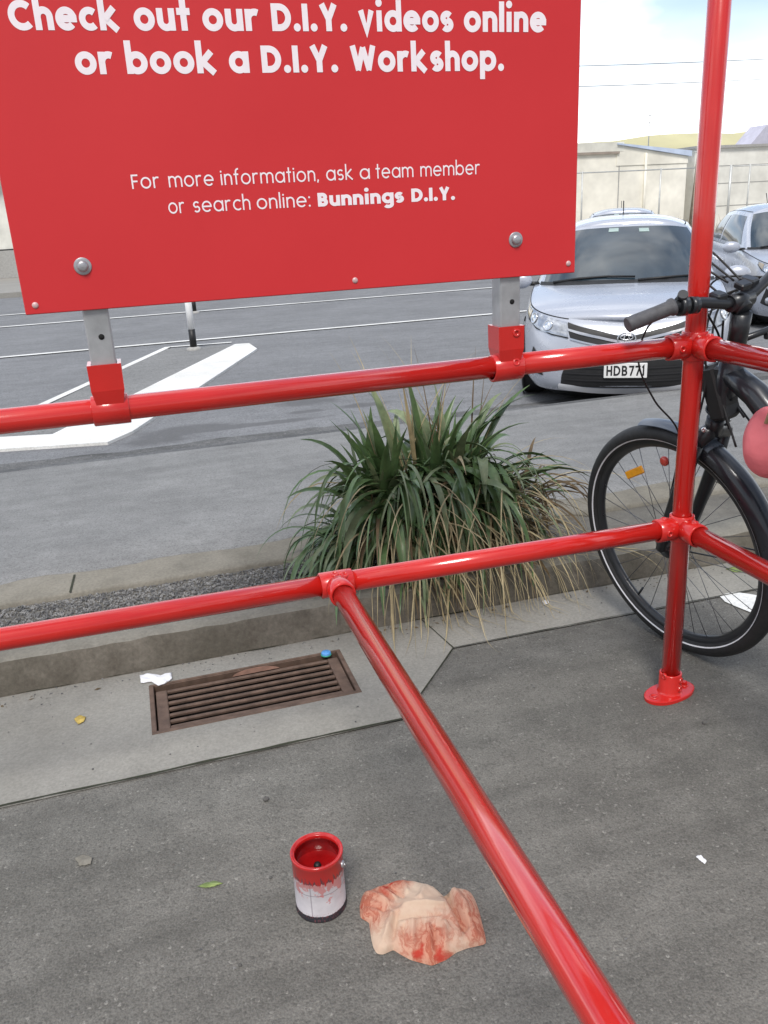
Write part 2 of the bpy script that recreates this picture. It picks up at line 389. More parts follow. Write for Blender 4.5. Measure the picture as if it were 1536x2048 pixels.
# ------------------------------------------------------------------ geometric stroke lettering
def arc(cx, cy, rx, ry, a0, a1, n=22):
    return [(cx+rx*math.cos(rad(a0+(a1-a0)*i/n)), cy+ry*math.sin(rad(a0+(a1-a0)*i/n))) for i in range(n+1)]
def glyph(ch, w):
    h = w/2; R = .52-h; A = 1.50; Cp = 1.27; D = .42; cy = .5
    if ch == 'o': return [arc(R+h, cy, R, R, 0, 360, 36)], 2*R+w
    if ch == 'a': return [arc(R+h, cy, R, R, 0, 360, 36), [(2*R+h, 0), (2*R+h, 1.0)]], 2*R+w
    if ch == 'b': return [[(h, 0), (h, A)], arc(R+h, cy, R, R, 0, 360, 36)], 2*R+w
    if ch == 'd': return [arc(R+h, cy, R, R, 0, 360, 36), [(2*R+h, 0), (2*R+h, A)]], 2*R+w
    if ch == 'p': return [[(h, -D), (h, 1.0)], arc(R+h, cy, R, R, 0, 360, 36)], 2*R+w
    if ch == 'g':
        g = [(2*R+h, 1.0), (2*R+h, -.10)] + arc(R+h+.04, -.10, R-.04, .32-h+.06, 0, -150, 14)[1:]
        return [arc(R+h, cy, R, R, 0, 360, 36), g], 2*R+w
    if ch == 'e': return [arc(R+h, cy, R, R, 0, 318, 32), [(h*.8, cy), (2*R+w*.98, cy)]], 2*R+w
    if ch == 'c': return [arc(R+h, cy, R, R, 48, 312, 28)], 1.55*R+w
    if ch == 'C':
        q = Cp/2+.02-h; return [arc(q+h, Cp/2, q, q, 46, 314, 32)], 1.62*q+w
    if ch == 'D':
        q = (Cp-w)/2; x = .26+h
        return [[(h, 0), (h, Cp)], [(w*.9, h), (x, h)] + arc(x, Cp/2, q, q, -90, 90, 24)[1:-1] + [(x, Cp-h), (w*.9, Cp-h)]], x+q+h
    if ch in 'nh':
        ww = .90 if w > .2 else .82; r = (ww-w)/2; c = 1.02-h-r
        return [[(h, 0), (h, A if ch == 'h' else 1.0)], arc(h+r, c, r, r, 180, 0, 18) + [(h+2*r, 0)]], ww
    if ch == 'm':
        ww = .86 if w > .2 else .78; r = (ww-w)/2; c = 1.02-h-r
        return [[(h, 0), (h, 1.0)], arc(h+r, c, r, r, 180, 0, 18) + [(h+2*r, 0)], arc(h+3*r, c, r, r, 180, 0, 18) + [(h+4*r, 0)]], 4*r+w
    if ch == 'r':
        r = .34; return [[(h, 0), (h, 1.0)], arc(h+r, 1.02-h-r, r, r, 180, 62, 12)], h+r+.22
    if ch == 'u':
        ww = .90 if w > .2 else .82; r = (ww-w)/2
        return [[(h, 1.0)] + arc(h+r, r+h-.02, r, r, 180, 360, 18), [(ww-h, 1.0), (ww-h, 0)]], ww
    if ch == 'k': return [[(h, 0), (h, A)], [(w*.9, .50), (.62+h, 1.0)], [(w*.9+.05, .50), (.72+h, 0)]], .74+w
    if ch == 's':
        r = .27-h*.42; rx = .30-h*.35
        up = arc(rx+h, 1.02-h-r, rx, r, 35, 270, 16); dn = arc(rx+h, h-.02+r, rx, r, 90, -145, 16)
        lo = [(x, y-(up[-1][1]-.5)*0) for x, y in up]
        return [lo, [up[-1], dn[0]], dn], 2*rx+w
    if ch == 't': return [[(.18+h, 0), (.18+h, 1.38)], [(0, 1.0-h*.9), (.36+w, 1.0-h*.9)]], .36+w
    if ch == 'f': return [[(.16+h, 0), (.16+h, 1.16)] + arc(.16+h+.26, 1.16, .26, A-1.16-h, 180, 80, 10)[1:], [(0, 1.0-h*.9), (.36+w, 1.0-h*.9)]], .40+w
    if ch == 'i': return [[(w*.62, 0), (w*.62, 1.0)], arc(w*.62, 1.0+w*.75+.12, w*.32, w*.32, 0, 360, 14) + ['dot']], w*1.24
    if ch == 'l': return [[(h, 0), (h, A)]], w
    if ch == 'I': return [[(h, 0), (h, Cp)]], w
    if ch == 'v': return [[(h, 1.0), (.47, h*.2), (.94-h, 1.0)]], .94
    if ch == 'Y': return [[(h*1.1, Cp), (.52, .56), (1.04-h*1.1, Cp)], [(.52, .60), (.52, 0)]], 1.04
    if ch == 'W': return [[(h, Cp), (.46, h*.5)], [(.42, h*.5), (.76, Cp*.93)], [(.74, Cp*.93), (1.08, h*.5)], [(1.04, h*.5), (1.5-h, Cp)]], 1.5
    if ch == 'F': return [[(h, 0), (h, Cp-h), (.66, Cp-h)], [(w, Cp*.52), (.60, Cp*.52)]], .68
    if ch == 'B':
        q = (Cp-w)/4
        return [[(h, 0), (h, Cp)], [(h, Cp-h), (.40, Cp-h)] + arc(.40, Cp-h-q, q, q, 90, -90, 14)[1:] + [(h, Cp-h-2*q)],
                [(.44, h+2*q)] + arc(.44, h+q, q*1.05, q, 90, -90, 14)[1:] + [(h, h)]], .48+q+h
    if ch == 'H': return [[(h, 0), (h, Cp)], [(.76, 0), (.76, Cp)], [(h, Cp/2), (.76, Cp/2)]], .76+h
    if ch == '7': return [[(0, Cp-h), (.66, Cp-h), (.26, 0)]], .72
    if ch == '1': return [[(.10, Cp*.80), (.30, Cp-h*.5), (.30, 0)]], .46
    if ch == '.': return [arc(w*.62, w*.55, w*.32, w*.32, 0, 360, 14) + ['dot']], w*1.24
    if ch == ',': return [[(w*.8, w*1.0), (w*.25, -w*.9)]], w*1.3
    if ch == ':': return [arc(w*.62, w*.6, w*.34, w*.34, 0, 360, 14) + ['dot'], arc(w*.62, .92-w*.2, w*.34, w*.34, 0, 360, 14) + ['dot']], w*1.24
    return [], .5
def stroke_faces(mb, pl, w, put, lift):
    dot = pl[-1] == 'dot'
    if dot: pl = pl[:-1]; w = w*.64
    closed = len(pl) > 3 and math.hypot(pl[0][0]-pl[-1][0], pl[0][1]-pl[-1][1]) < 1e-6
    if closed: pl = pl[:-1]
    n = len(pl); L = []; Rr = []
    if dot:
        cx = sum(p[0] for p in pl)/n; cy = sum(p[1] for p in pl)/n
        mb.add([put(cx+(p[0]-cx)*1.9, cy+(p[1]-cy)*1.9, lift) for p in pl], [tuple(range(n))]); return
    for i in range(n):
        p = V(pl[i]); a = V(pl[i-1]) if (i or closed) else None; b = V(pl[(i+1) % n]) if (i < n-1 or closed) else None
        d1 = (p-a).normalized() if a is not None else None; d2 = (b-p).normalized() if b is not None else None
        d1 = d1 or d2; d2 = d2 or d1
        n1 = V((-d1.y, d1.x)); n2 = V((-d2.y, d2.x)); mt = (n1+n2)
        mt = mt.normalized() if mt.length > 1e-6 else n1
        k_ = min(1/max(mt.dot(n1), .3), 2.2)
        L.append(p+mt*(w/2*k_)); Rr.append(p-mt*(w/2*k_))
    vs = [put(q.x, q.y, lift) for q in L+Rr]
    fs = [(i, n+i, n+(i+1) % n, (i+1) % n) for i in range(n if closed else n-1)]
    mb.add(vs, fs)
def text_run(mb, txt, w, xh, x0, x1, put3, space, word):
    """lay txt from x0 to x1; put3(x, z, lift) -> 3-D point; widths squeezed to fit"""
    items = []; x = 0
    for ch in txt:
        if ch == ' ': x += word; continue
        st, adv = glyph(ch, w); items.append((x, st)); x += adv + space
    tot = x - space; sx = (x1-x0)/tot; kk = 0
    for gx, st in items:
        for pl in st:
            kk += 1
            stroke_faces(mb, pl, w, lambda a, b, l, gx=gx: put3(x0+(gx+a)*sx, b*xh, l), .00006*(kk % 9))

# ------------------------------------------------------------------ ground, street
def strip(name, mat, x0, x1, prof, nx=2, wobble=None):
    rows = []
    for i in range(nx+1):
        x = x0+(x1-x0)*i/nx; rows.append([V((x, y, z)) for y, z in prof])
    mb = MB(); mb.grid([list(r) for r in rows], smooth=False)
    mb.f = [tuple(reversed(f)) for f in mb.f] if False else mb.f
    return struct(name, mb, mat)
ROADZ = -.12
g = MB(); g.add([(-400, -60, -.6), (400, -60, -.6), (400, 700, -.6), (-400, 700, -.6)], [(0, 1, 2, 3)]); struct('ground', g, M['yard'])
lot = MB()
lot.add([(-40, -15, 0), (40, -15, 0), (40, 2.27, 0), (1.595, 2.291, 0), (.856, 2.297, 0), (.576, 1.966, 0), (-40, 1.955, 0)], [(0, 1, 2, 3, 4, 5, 6)])
struct('car_park_ground', lot, M['lot'])
# concrete channel with a hole for the drain grate
GX0, GX1, GY0, GY1 = -.112, .506, 2.148, 2.430
ch = MB(); e = .003
ch.add([(-40, 1.955, e), (GX0, 1.960, e), (GX0, 2.54, e), (-40, 2.54, e)], [(0, 1, 2, 3)])
ch.add([(GX0, 1.960, e), (GX1, 1.965, e), (GX1, GY0, e), (GX0, GY0, e)], [(0, 1, 2, 3)])
ch.add([(GX0, GY1, e), (GX1, GY1, e), (GX1, 2.54, e), (GX0, 2.54, e)], [(0, 1, 2, 3)])
ch.add([(GX1, 1.965, e), (.576, 1.966, e), (.856, 2.297, e), (.82, 2.54, e), (GX1, 2.54, e)], [(0, 1, 2, 3, 4)])
ch.add([(.856, 2.297, e), (1.595, 2.291, e), (40, 2.27, e), (40, 2.54, e), (.82, 2.54, e)], [(0, 1, 2, 3, 4)])
struct('channel_ground', ch, M['channel'])
# dirty joint lines
jt = MB()
def joint(p, q, w, seed, z=.006, amp=.6):
    p, q = V(p), V(q); n = max(6, int((q-p).length/.03)); d = (q-p).normalized(); s_ = V((-d.y, d.x)); r1 = []; r2 = []
    for i in range(n+1):
        c = p.lerp(q, i/n); k1 = w*(.55+amp*wob(i*.23, 1.7, seed)); k2 = w*(.55+amp*wob(i*.31, 1.3, seed+3))
        off = s_*(w*.5*wob(i*.11, 1, seed+9))
        r1.append((*(c+s_*max(k1, .0006)+off), z)); r2.append((*(c-s_*max(k2, .0006)+off), z))
    jt.grid([r2, r1], smooth=False)
joint((-6, 1.957), (.578, 1.966), .0065, 1); joint((.578, 1.966), (.858, 2.297), .003, 2); joint((.858, 2.297), (3.6, 2.284), .003, 3)
joint((.858, 2.297), (.828, 2.535), .003, 4); joint((-6, 2.54), (6, 2.535), .011, 5, .007)
struct('ground_joint_lines', jt, M['dark_joint'])
# planter kerb, lightly battered, uneven top edge
rows = []
for i in range(400):
    x = -12+24*i/399; a = .006*wob(x, 4, 2)+.004*wob(x, 23, 6); b = .006*wob(x, 7, 4)+.006*wob(x, 19, 8)
    rows.append([V((x, 2.530+a, -.05)), V((x, 2.532+a, .02)), V((x, 2.552+a, .088+b)), V((x, 2.562+a, .105+b)), V((x, 2.585, .112+b*.4)), V((x, 2.712+a, .112)), V((x, 2.720+a, .095)), V((x, 2.722+a, -.05))])
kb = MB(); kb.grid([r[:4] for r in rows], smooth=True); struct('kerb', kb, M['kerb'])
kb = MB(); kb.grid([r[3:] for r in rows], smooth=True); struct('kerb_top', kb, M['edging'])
so = MB(); so.add([(-12, 2.70, .075), (12, 2.70, .075), (12, 3.07, .08), (-12, 3.07, .08)], [(0, 1, 2, 3)]); struct('planter_ground', so, M['soil'])
gv = MB(); rg = random.Random(3)
for i in range(15000):
    x = rg.uniform(-1.15, 1.35) if i < 12500 else rg.uniform(-3, -1.15); y = rg.uniform(2.725, 3.04); r = rg.uniform(.0026, .0068); c = V((x, y, .078+r*.35+rg.random()*.004))
    th = rg.random()*6.28; ps = []
    for k_ in range(3): ps.append(c+V((math.cos(th+k_*2.09)*r*rg.uniform(.8, 1.3), math.sin(th+k_*2.09)*r*rg.uniform(.8, 1.3), -r*.3)))
    for k_ in range(3): ps.append(c+V((math.cos(th+.6+k_*2.09)*r*rg.uniform(.4, .8), math.sin(th+.6+k_*2.09)*r*rg.uniform(.4, .8), r*rg.uniform(.3, .7))))
    gv.add(ps, [(0,1,3),(1,4,3),(1,2,4),(2,5,4),(2,0,5),(0,3,5),(3,4,5)])
tag(gv.build('gravel', M['gravel']), kind='stuff')
# concrete edging and the asphalt footpath lapping over it in a wavy line
rows = []
for i in range(300):
    x = -12+24*i/299; a = .006*wob(x, 3, 12)
    rows.append([V((x, 3.045+a, .04)), V((x, 3.047+a, .092)), V((x, 3.058+a, .101)), V((x, 3.5, .099))])
eg = MB(); eg.grid(rows, smooth=True); struct('edging_path', eg, M['edging'])
ej = MB()
for x in (-3.2, -1.75, -.36, 1.05, 2.5):
    ej.add([(x-.004, 3.05, .1035), (x+.004, 3.05, .1035), (x+.012, 3.22, .1035), (x+.004, 3.22, .1035)], [(0, 1, 2, 3)])
struct('edging_path_joints', ej, M['dark_joint'])
rows = []
for i in range(500):
    x = -12+24*i/499; y0 = 3.225+.05*wob(x, 1.6, 21)+.045*wob(x, 4.5, 22)+.012*wob(x, 22, 23)
    rows.append([V((x, y0, .1005)), V((x, y0+.012, .1055)), V((x, 3.6, .103)), V((x, 4.4, .085)), V((x, 5.11, .060))])
fp = MB(); fp.grid(rows, smooth=True); struct('footpath', fp, M['path'])
for nm, xa, xb in (('footpath_far', -60, -12), ('footpath_near', 12, 60)):
    f2 = MB(); f2.add([(xa, 2.53, .1), (xb, 2.53, .1), (xb, 5.11, .06), (xa, 5.11, .06)], [(0, 1, 2, 3)]); struct(nm, f2, M['path'])
rows = []
for i in range(400):
    x = -20+40*i/399; a = .008*wob(x, 6, 31)
    rows.append([V((x, 5.113, .056)), V((x, 5.125, .050+a*.3)), V((x, 5.23+a, .045)), V((x, 5.245+a, .03)), V((x, 5.25+a, -.14))])
k2 = MB(); k2.grid(rows, smooth=True); struct('road_kerb', k2, M['gutter'])
rd = MB(); rd.grid([[V((x, 5.24, ROADZ)), V((x, 9, ROADZ)), V((x, 23, ROADZ))] for x in (-120, -20, 20, 120)], smooth=False); struct('road', rd, M['road'])
# dark worn gutter band and oil stains by the kerb
gb = MB(); r1 = []; r2 = []
for i in range(260):
    x = -8+16*i/259; r1.append(V((x, 5.24, ROADZ+.004))); r2.append(V((x, 6.02+.10*wob(x, .9, 41)+.05*wob(x, 4, 42)+.02*wob(x, 15, 43), ROADZ+.004)))
gb.grid([r1, r2], smooth=False); struct('road_gutter', gb, M['gutter'])
# white lines
wl = MB()
def line(p, q, w, z=ROADZ+.012):
    p, q = V(p), V(q); d = (q-p).normalized(); s_ = V((-d.y, d.x))*w/2
    wl.add([(*(p-s_), z), (*(q-s_), z), (*(q+s_), z), (*(p+s_), z)], [(0, 1, 2, 3)])
line((-40, 11.90), (60, 11.28), .11); line((-40, 15.62), (60, 15.62), .12); line((-40, 17.95), (60, 17.9), .12)
line((.40, 11.20), (-.93, 7.95), .085)
line((.40, 11.20), (1.2, 11.10), .07)
struct('road_markings', wl, M['white_paint'])
# painted island kerb: raised white blocks
P = [at_z(x, y, ROADZ+.022) for x, y in ((470, 688), (498, 686), (514, 697), (265, 862), (215, 884), (-260, 915), (-260, 888), (105, 868))]
isl = MB(); n = len(P)
isl.add([(p.x, p.y, ROADZ+.022) for p in P] + [(p.x, p.y, ROADZ-.02) for p in P], [tuple(range(n))] + [(i, n+i, n+(i+1) % n, (i+1) % n) for i in range(n)])
fix_normals(struct('island_kerb', isl, M['white_paint']))
iz = MB(); q = [at_z(x, y, ROADZ+.010) for x, y in ((330, 698), (468, 690), (105, 868), (-260, 890), (-260, 870), (70, 822))]
iz.add([tuple(p) for p in q], [tuple(range(len(q)))]); fix_normals(struct('island_surface_road', iz, mat_asphalt('island_asphalt', .235, 90, .16, .002, .1, (1, 1, .98))))
# painted white line in the car park, seen behind the wheel
pl_ = MB(); pts = [at_z(x, y, .004) for x, y in ((1440, 1193), (1452, 1187), (1472, 1184), (1500, 1188), (1640, 1212), (1640, 1262), (1527, 1230), (1500, 1224), (1470, 1212), (1450, 1203))]
pl_.add([(p.x, p.y, .004) for p in pts], [tuple(range(len(pts)))]); fix_normals(struct('car_park_ground_markings', pl_, M['white_paint']))
# far side of the street
fk = MB(); fk.grid([[V((x, 22.95, ROADZ-.05)), V((x, 22.96, .0)), V((x, 23.1, .01)), V((x, 27.5, .05))] for x in (-120, 0, 120)], smooth=False); struct('far_footpath', fk, M['far_path'])
yd = MB(); yd.grid([[V((x, 27.5, .046)), V((x, 60, .06))] for x in (-120, 0, 120)], smooth=False); struct('yard_ground', yd, M['yard'])

# ------------------------------------------------------------------ pipe railing
PX, PY = 1.343, 1.812; PR = .0258; ZT, ZL = 1.005, .527; MX = .381
ral = thing('pipe_railing', 'bright red painted pipe railing with key clamp joints around the sign', 'railing', (PX, PY, 0))
inv = Matrix.Translation((-PX, -PY, 0))
def rbuild(name, mb, mat):
    mb.v = [tuple(inv @ V(p)) for p in mb.v]; return mb.build(name, mat, ral)
def pipe(a, b, r=PR, n=28): return MB().tube([a, V(a).lerp(V(b), .5), b], r, n)
rbuild('post', pipe((PX, PY, .012), (PX, PY, 2.6)), M['pipe_red'])
rbuild('rail', pipe((-1.6, PY, ZT-.006), (.80, PY, ZT+.004)), M['pipe_red'])
rbuild('rail', pipe((.80, PY, ZT+.004), (PX, PY, ZT+.004)), M['pipe_red'])
rbuild('rail', pipe((-1.6, PY, ZL+.006), (MX, PY, ZL)), M['pipe_red'])
rbuild('rail', pipe((MX, PY, ZL), (PX, PY, ZL-.006)), M['pipe_red'])
rbuild('rail', pipe((PX, PY, ZL-.006), (PX, -1.6, ZL-.006)), M['pipe_red'])
rbuild('rail', pipe((PX, PY, ZT+.004), (PX, -1.6, ZT+.004)), M['pipe_red'])
rbuild('rail', pipe((MX, PY, ZL), (MX+.004, -1.6, ZL)), M['pipe_red'])
for x, y in ((-1.6, PY), (PX, -1.6), (MX, -1.6)):
    rbuild('post', pipe((x, y, .012), (x, y, ZT+.05)), M['pipe_red'])
def sleeve(mb, a, b, r):
    a, b = V(a), V(b); d = (b-a).normalized(); L = (b-a).length
    mb.lathe([(PR+.0005, 0), (r-.0015, 0), (r, .0015), (r, L-.0015), (r-.0015, L), (PR+.0005, L)], 28, a, d)
FR = PR+.0058
def grub(mb, c, d):
    c = V(c); d = V(d).normalized()
    mb.lathe([(.0095, -.004), (.0095, .002), (.008, .003), (.0045, .003), (.0042, -.001), (0, -.001)], 14, c, d)
for z in (ZT+.004, ZL-.006):
    f = MB(); sleeve(f, (PX, PY, z-.036), (PX, PY, z+.036), FR+.001); sleeve(f, (PX-.026, PY, z), (PX-.078, PY, z), FR); sleeve(f, (PX, PY-.026, z), (PX, PY-.078, z), FR)
    grub(f, (PX-.056, PY, z+FR), (0, 0, 1)); grub(f, (PX, PY-.056, z+FR), (0, 0, 1)); grub(f, (PX+FR*.7, PY-FR*.7, z+.018), (1, -1, 0)); grub(f, (PX-.056, PY-FR, z), (0, -1, 0))
    rbuild('corner_clamp', f, M['fit_red'])
f = MB(); sleeve(f, (MX-.040, PY, ZL), (MX+.040, PY, ZL), FR); sleeve(f, (MX, PY-.024, ZL), (MX, PY-.072, ZL), FR); grub(f, (MX-.004, PY-.012, ZL+FR*.95), (0, -.3, 1)); grub(f, (MX+.018, PY-.018, ZL+FR*.86), (.2, -.5, 1))
rbuild('tee_clamp', f, M['fit_red'])
SPX = (-.066, .828)
for x, s_ in ((SPX[0], 0), (SPX[1], 1)):
    f = MB(); sleeve(f, (x-.038, PY, ZT), (x+.036, PY, ZT), FR)
    hw = .0325 if not s_ else .031
    # square socket that tapers into the sleeve
    for z0, z1, w0, w1 in ((ZT+.012, ZT+.045, hw*.80, hw), (ZT+.045, ZT+.098, hw, hw*1.02)):
        ring = lambda w_, z_: [V((x-w_, PY-w_, z_)), V((x+w_, PY-w_, z_)), V((x+w_, PY+w_, z_)), V((x-w_, PY+w_, z_))]
        f.grid([ring(w0, z0), ring(w1, z1)], smooth=False, closed=True)
    w_ = hw*1.02; z_ = ZT+.098; o_ = [V((x-w_, PY-w_, z_)), V((x+w_, PY-w_, z_)), V((x+w_, PY+w_, z_)), V((x-w_, PY+w_, z_))]; i_ = [V((x-.0255, PY-.0255, z_)), V((x+.0255, PY-.0255, z_)), V((x+.0255, PY+.0255, z_)), V((x-.0255, PY+.0255, z_))]
    f.grid([o_, i_], smooth=False, closed=True)
    if s_: grub(f, (x+.012, PY-hw*1.01, ZT+.082), (0, -1, 0)); grub(f, (x+.014, PY-FR*.85, ZT+.014), (0, -1, .35))
    rbuild('sign_socket', f, M['fit_red'])
def flange(x, y, ang):
    f = MB(); n = 44; ol = []; d = V((math.cos(ang), math.sin(ang))); s_ = V((-d.y, d.x))
    for i in range(n):
        t = 2*PI*i/n; a = .086*math.copysign(abs(math.cos(t))**.85, math.cos(t)); b = .047*math.copysign(abs(math.sin(t))**1.0, math.sin(t)); p = V((x, y))+d*a+s_*b; ol.append(p)
    f.grid([[V((*p, .001)) for p in ol], [V((*p, .010)) for p in ol], [V((*(p+(V((x, y))-p)*.05), .012)) for p in ol], [V((*(V((x, y))+(p-V((x, y)))*.3), .012)) for p in ol]], smooth=False, closed=True)
    f.lathe([(PR+.0005, .074), (FR-.001, .074), (FR, .072), (FR, .018), (FR+.004, .011)], 28, (x, y, 0))
    for k_ in (-1, 1):
        c = V((x, y))+d*.060*k_
        f.lathe([(.013, .0122), (.0125, .0145), (.009, .0145), (.0085, .013), (0, .013)], 18, (c.x, c.y, 0))
        f.lathe([(.0085, .0132), (.0085, .022), (.006, .0235), (0, .0235)], 6, (c.x, c.y, 0), smooth=False) if k_ > 0 else None
    grub(f, (x+.016, y-FR*.86, .056), (.5, -1, 0)); grub(f, (x+.014, y-FR*.9, .030), (.5, -1, 0)); grub(f, (x-FR*.9, y-.01, .07), (-1, -.2, 0))
    return f
for x, y, a in ((PX, PY, rad(12)), (-1.6, PY, 0), (PX, -1.6, 1.57), (MX, -1.6, 1.57)): rbuild('base_flange', flange(x, y, a), M['fit_red'])

# ------------------------------------------------------------------ information sign
SX0, SX1, SZ0, SZ1, SY = -.193, .984, 1.211, 2.02, 1.778
sg = thing('information_sign', 'large red board with pale lettering bolted to two grey posts above the railing', 'sign', (.40, PY, ZT))
sinv = Matrix.Translation((-.40, -PY, -ZT))
def sbuild(name, mb, mat, parent=None):
    mb.v = [tuple(sinv @ V(p)) for p in mb.v]; return mb.build(name, mat, parent or sg)
sbuild('panel', MB().box((SX0, SY, SZ0), (SX1, SY+.004, SZ1), .0015), M['sign_red'])
fr = MB(); yb = SY+.0045
fr.box((SX0+.004, yb, SZ0+.001), (SX1-.004, yb+.005, SZ0+.012)); fr.box((SX0+.002, yb, SZ0+.013), (SX0+.016, yb+.006, SZ1-.004)); fr.box((SX1-.016, yb, SZ0+.013), (SX1-.002, yb+.006, SZ1-.004)); fr.box((SX0+.018, yb, SZ1-.03), (SX1-.018, yb+.006, SZ1-.004))
sbuild('back_frame', fr, M['alu'])
for x in SPX:
    h = .0245
    po = sbuild('post', MB().box((x-h, PY-h, ZT+.03), (x+h, PY+h, SZ1-.05), .003), M['galv'])
    hl = MB(); hl.lathe([(.0058, 0), (.0058, .0006), (.0001, .0006)], 14, (x+.004, PY-h-.0002, ZT+.152), (0, -1, 0)); sbuild('bolt_hole', hl, M['hole'], po)
for x, z in ((-.075, 1.294), (.836, 1.291), (-.075, 1.93), (.836, 1.93)):
    b = MB(); c = (x, SY, z)
    b.lathe([(.0165, 0), (.0165, .0018), (.0155, .0024), (.0105, .0024)], 26, c, (0, -1, 0)); b.lathe([(.0105, .0024), (.0105, .007), (.0095, .009), (.006, .0102), (.0001, .0106)], 18, c, (0, -1, 0))
    sbuild('bolt', b, M['bolt'])
for x, z in ((-.173, 1.228), (.465, 1.230), (.967, 1.232), (-.173, 2.0), (.967, 2.0)):
    b = MB(); b.lathe([(.0062, 0), (.0056, .0016), (.003, .0026), (.0001, .0028)], 16, (x, SY, z), (0, -1, 0)); sbuild('screw', b, M['screw'])
def put(zb, slope=0.0, xs=0.0):
    return lambda x, z, l: V((x, SY-.0004-l, zb+z+(x-xs)*slope))
def sign_line(words, y0, y1, w, xh, zb, sp):
    for tx, xa, xb in words:
        t = MB(); f_ = lambda px: at_y(px, y0+(y1-y0)*px/1100, SY).x
        text_run(t, tx, w, xh, f_(xa), f_(xb), put(zb), sp, .4)
        sbuild('lettering', t, M['letter'])
sign_line((('Check', 20, 243), ('out', 270, 383), ('our', 407, 520), ('D.I.Y.', 545, 695), ('videos', 718, 907), ('online', 928, 1092)), 54, 70, .315, .0362, 1.6955, .11)
sign_line((('or', 153, 230), ('book', 255, 437), ('a', 460, 500), ('D.I.Y.', 525, 677), ('Workshop.', 702, 1008)), 146, 146, .315, .0364, 1.625, .11)
sign_line((('For', 264, 320), ('more', 338, 428), ('information,', 442, 638), ('ask', 653, 707), ('a', 720, 740), ('team', 752, 827), ('member', 841, 960)), 380, 348, .15, .0200, 1.4285, .20)
sign_line((('or', 337, 370), ('search', 387, 501), ('online:', 514, 621)), 430, 393, .15, .0200, 1.381, .20)
sign_line((('Bunnings', 636, 808), ('D.I.Y.', 823, 910)), 430, 393, .325, .0205, 1.380, .10)

# ------------------------------------------------------------------ drain grate
dg = thing('drain_grate', 'rusty brown slotted iron grate set in the pale concrete channel', 'drain', (GX0, GY0, 0))
dinv = Matrix.Translation((-GX0, -GY0, 0))
def dbuild(n, mb, mat):
    mb.v = [tuple(dinv @ V(p)) for p in mb.v]; return mb.build(n, mat, dg)
pt = MB(); x0, x1, y0, y1, zz = GX0, GX1, GY0, GY1, -.22
pt.add([(x0, y0, 0), (x1, y0, 0), (x1, y1, 0), (x0, y1, 0), (x0, y0, zz), (x1, y0, zz), (x1, y1, zz), (x0, y1, zz)], [(4, 5, 6, 7), (0, 4, 5, 1), (1, 5, 6, 2), (2, 6, 7, 3), (3, 7, 4, 0)])
dbuild('pit', pt, M['hole'])
fr = MB(); w_ = .014; zt = .0055
fr.box((x0, y0, -.03), (x1, y0+w_, zt), .002); fr.box((x0, y1-.008, -.03), (x1, y1, zt), .002); fr.box((x0, y0+w_, -.03), (x0+w_, y1-.008, zt-.0005), .002); fr.box((x1-w_, y0+w_, -.03), (x1, y1-.008, zt-.0005), .002)
dbuild('frame', fr, M['drygrate'])
gr = MB(); gx0, gx1, gy0, gy1 = x0+w_+.005, x1-w_-.005, y0+w_+.004, y1-.042; zt = .001
gr.box((gx0, gy0, -.028), (gx0+.034, gy1, zt), .002); gr.box((gx1-.034, gy0, -.028), (gx1, gy1, zt), .002)
nb = 7; pitch = (gy1-gy0-.016)/(nb-1)
for i in range(nb):
    yy = gy0+pitch*i; wd = .016 if i == 0 else .0128
    gr.box((gx0+.0345, yy, -.008), (gx1-.0345, yy+wd, zt+.0006), .002)
dbuild('grating', gr, M['drygrate'])
pl = MB(); n = 18; pts = []
for i in range(n+1):
    u = i/n; pts.append((.145+.15*u, gy1-.004, u))
rowa = [V((x, y, .004)) for x, y, u in pts]; rowb = [V((x, y+.030*math.sin(PI*u)**.6+.001, .005)) for x, y, u in pts]
pl.grid([rowa, rowb], smooth=False); pl.grid([rowb, [p+V((0, 0, -.02)) for p in rowb]], smooth=False); dbuild('lift_lug', pl, M['rust'])
bk = MB(); bk.box((gx0, gy1+.030, -.028), (gx1, gy1+.034, .002), .001); dbuild('rear_bar', bk, M['drygrate'])

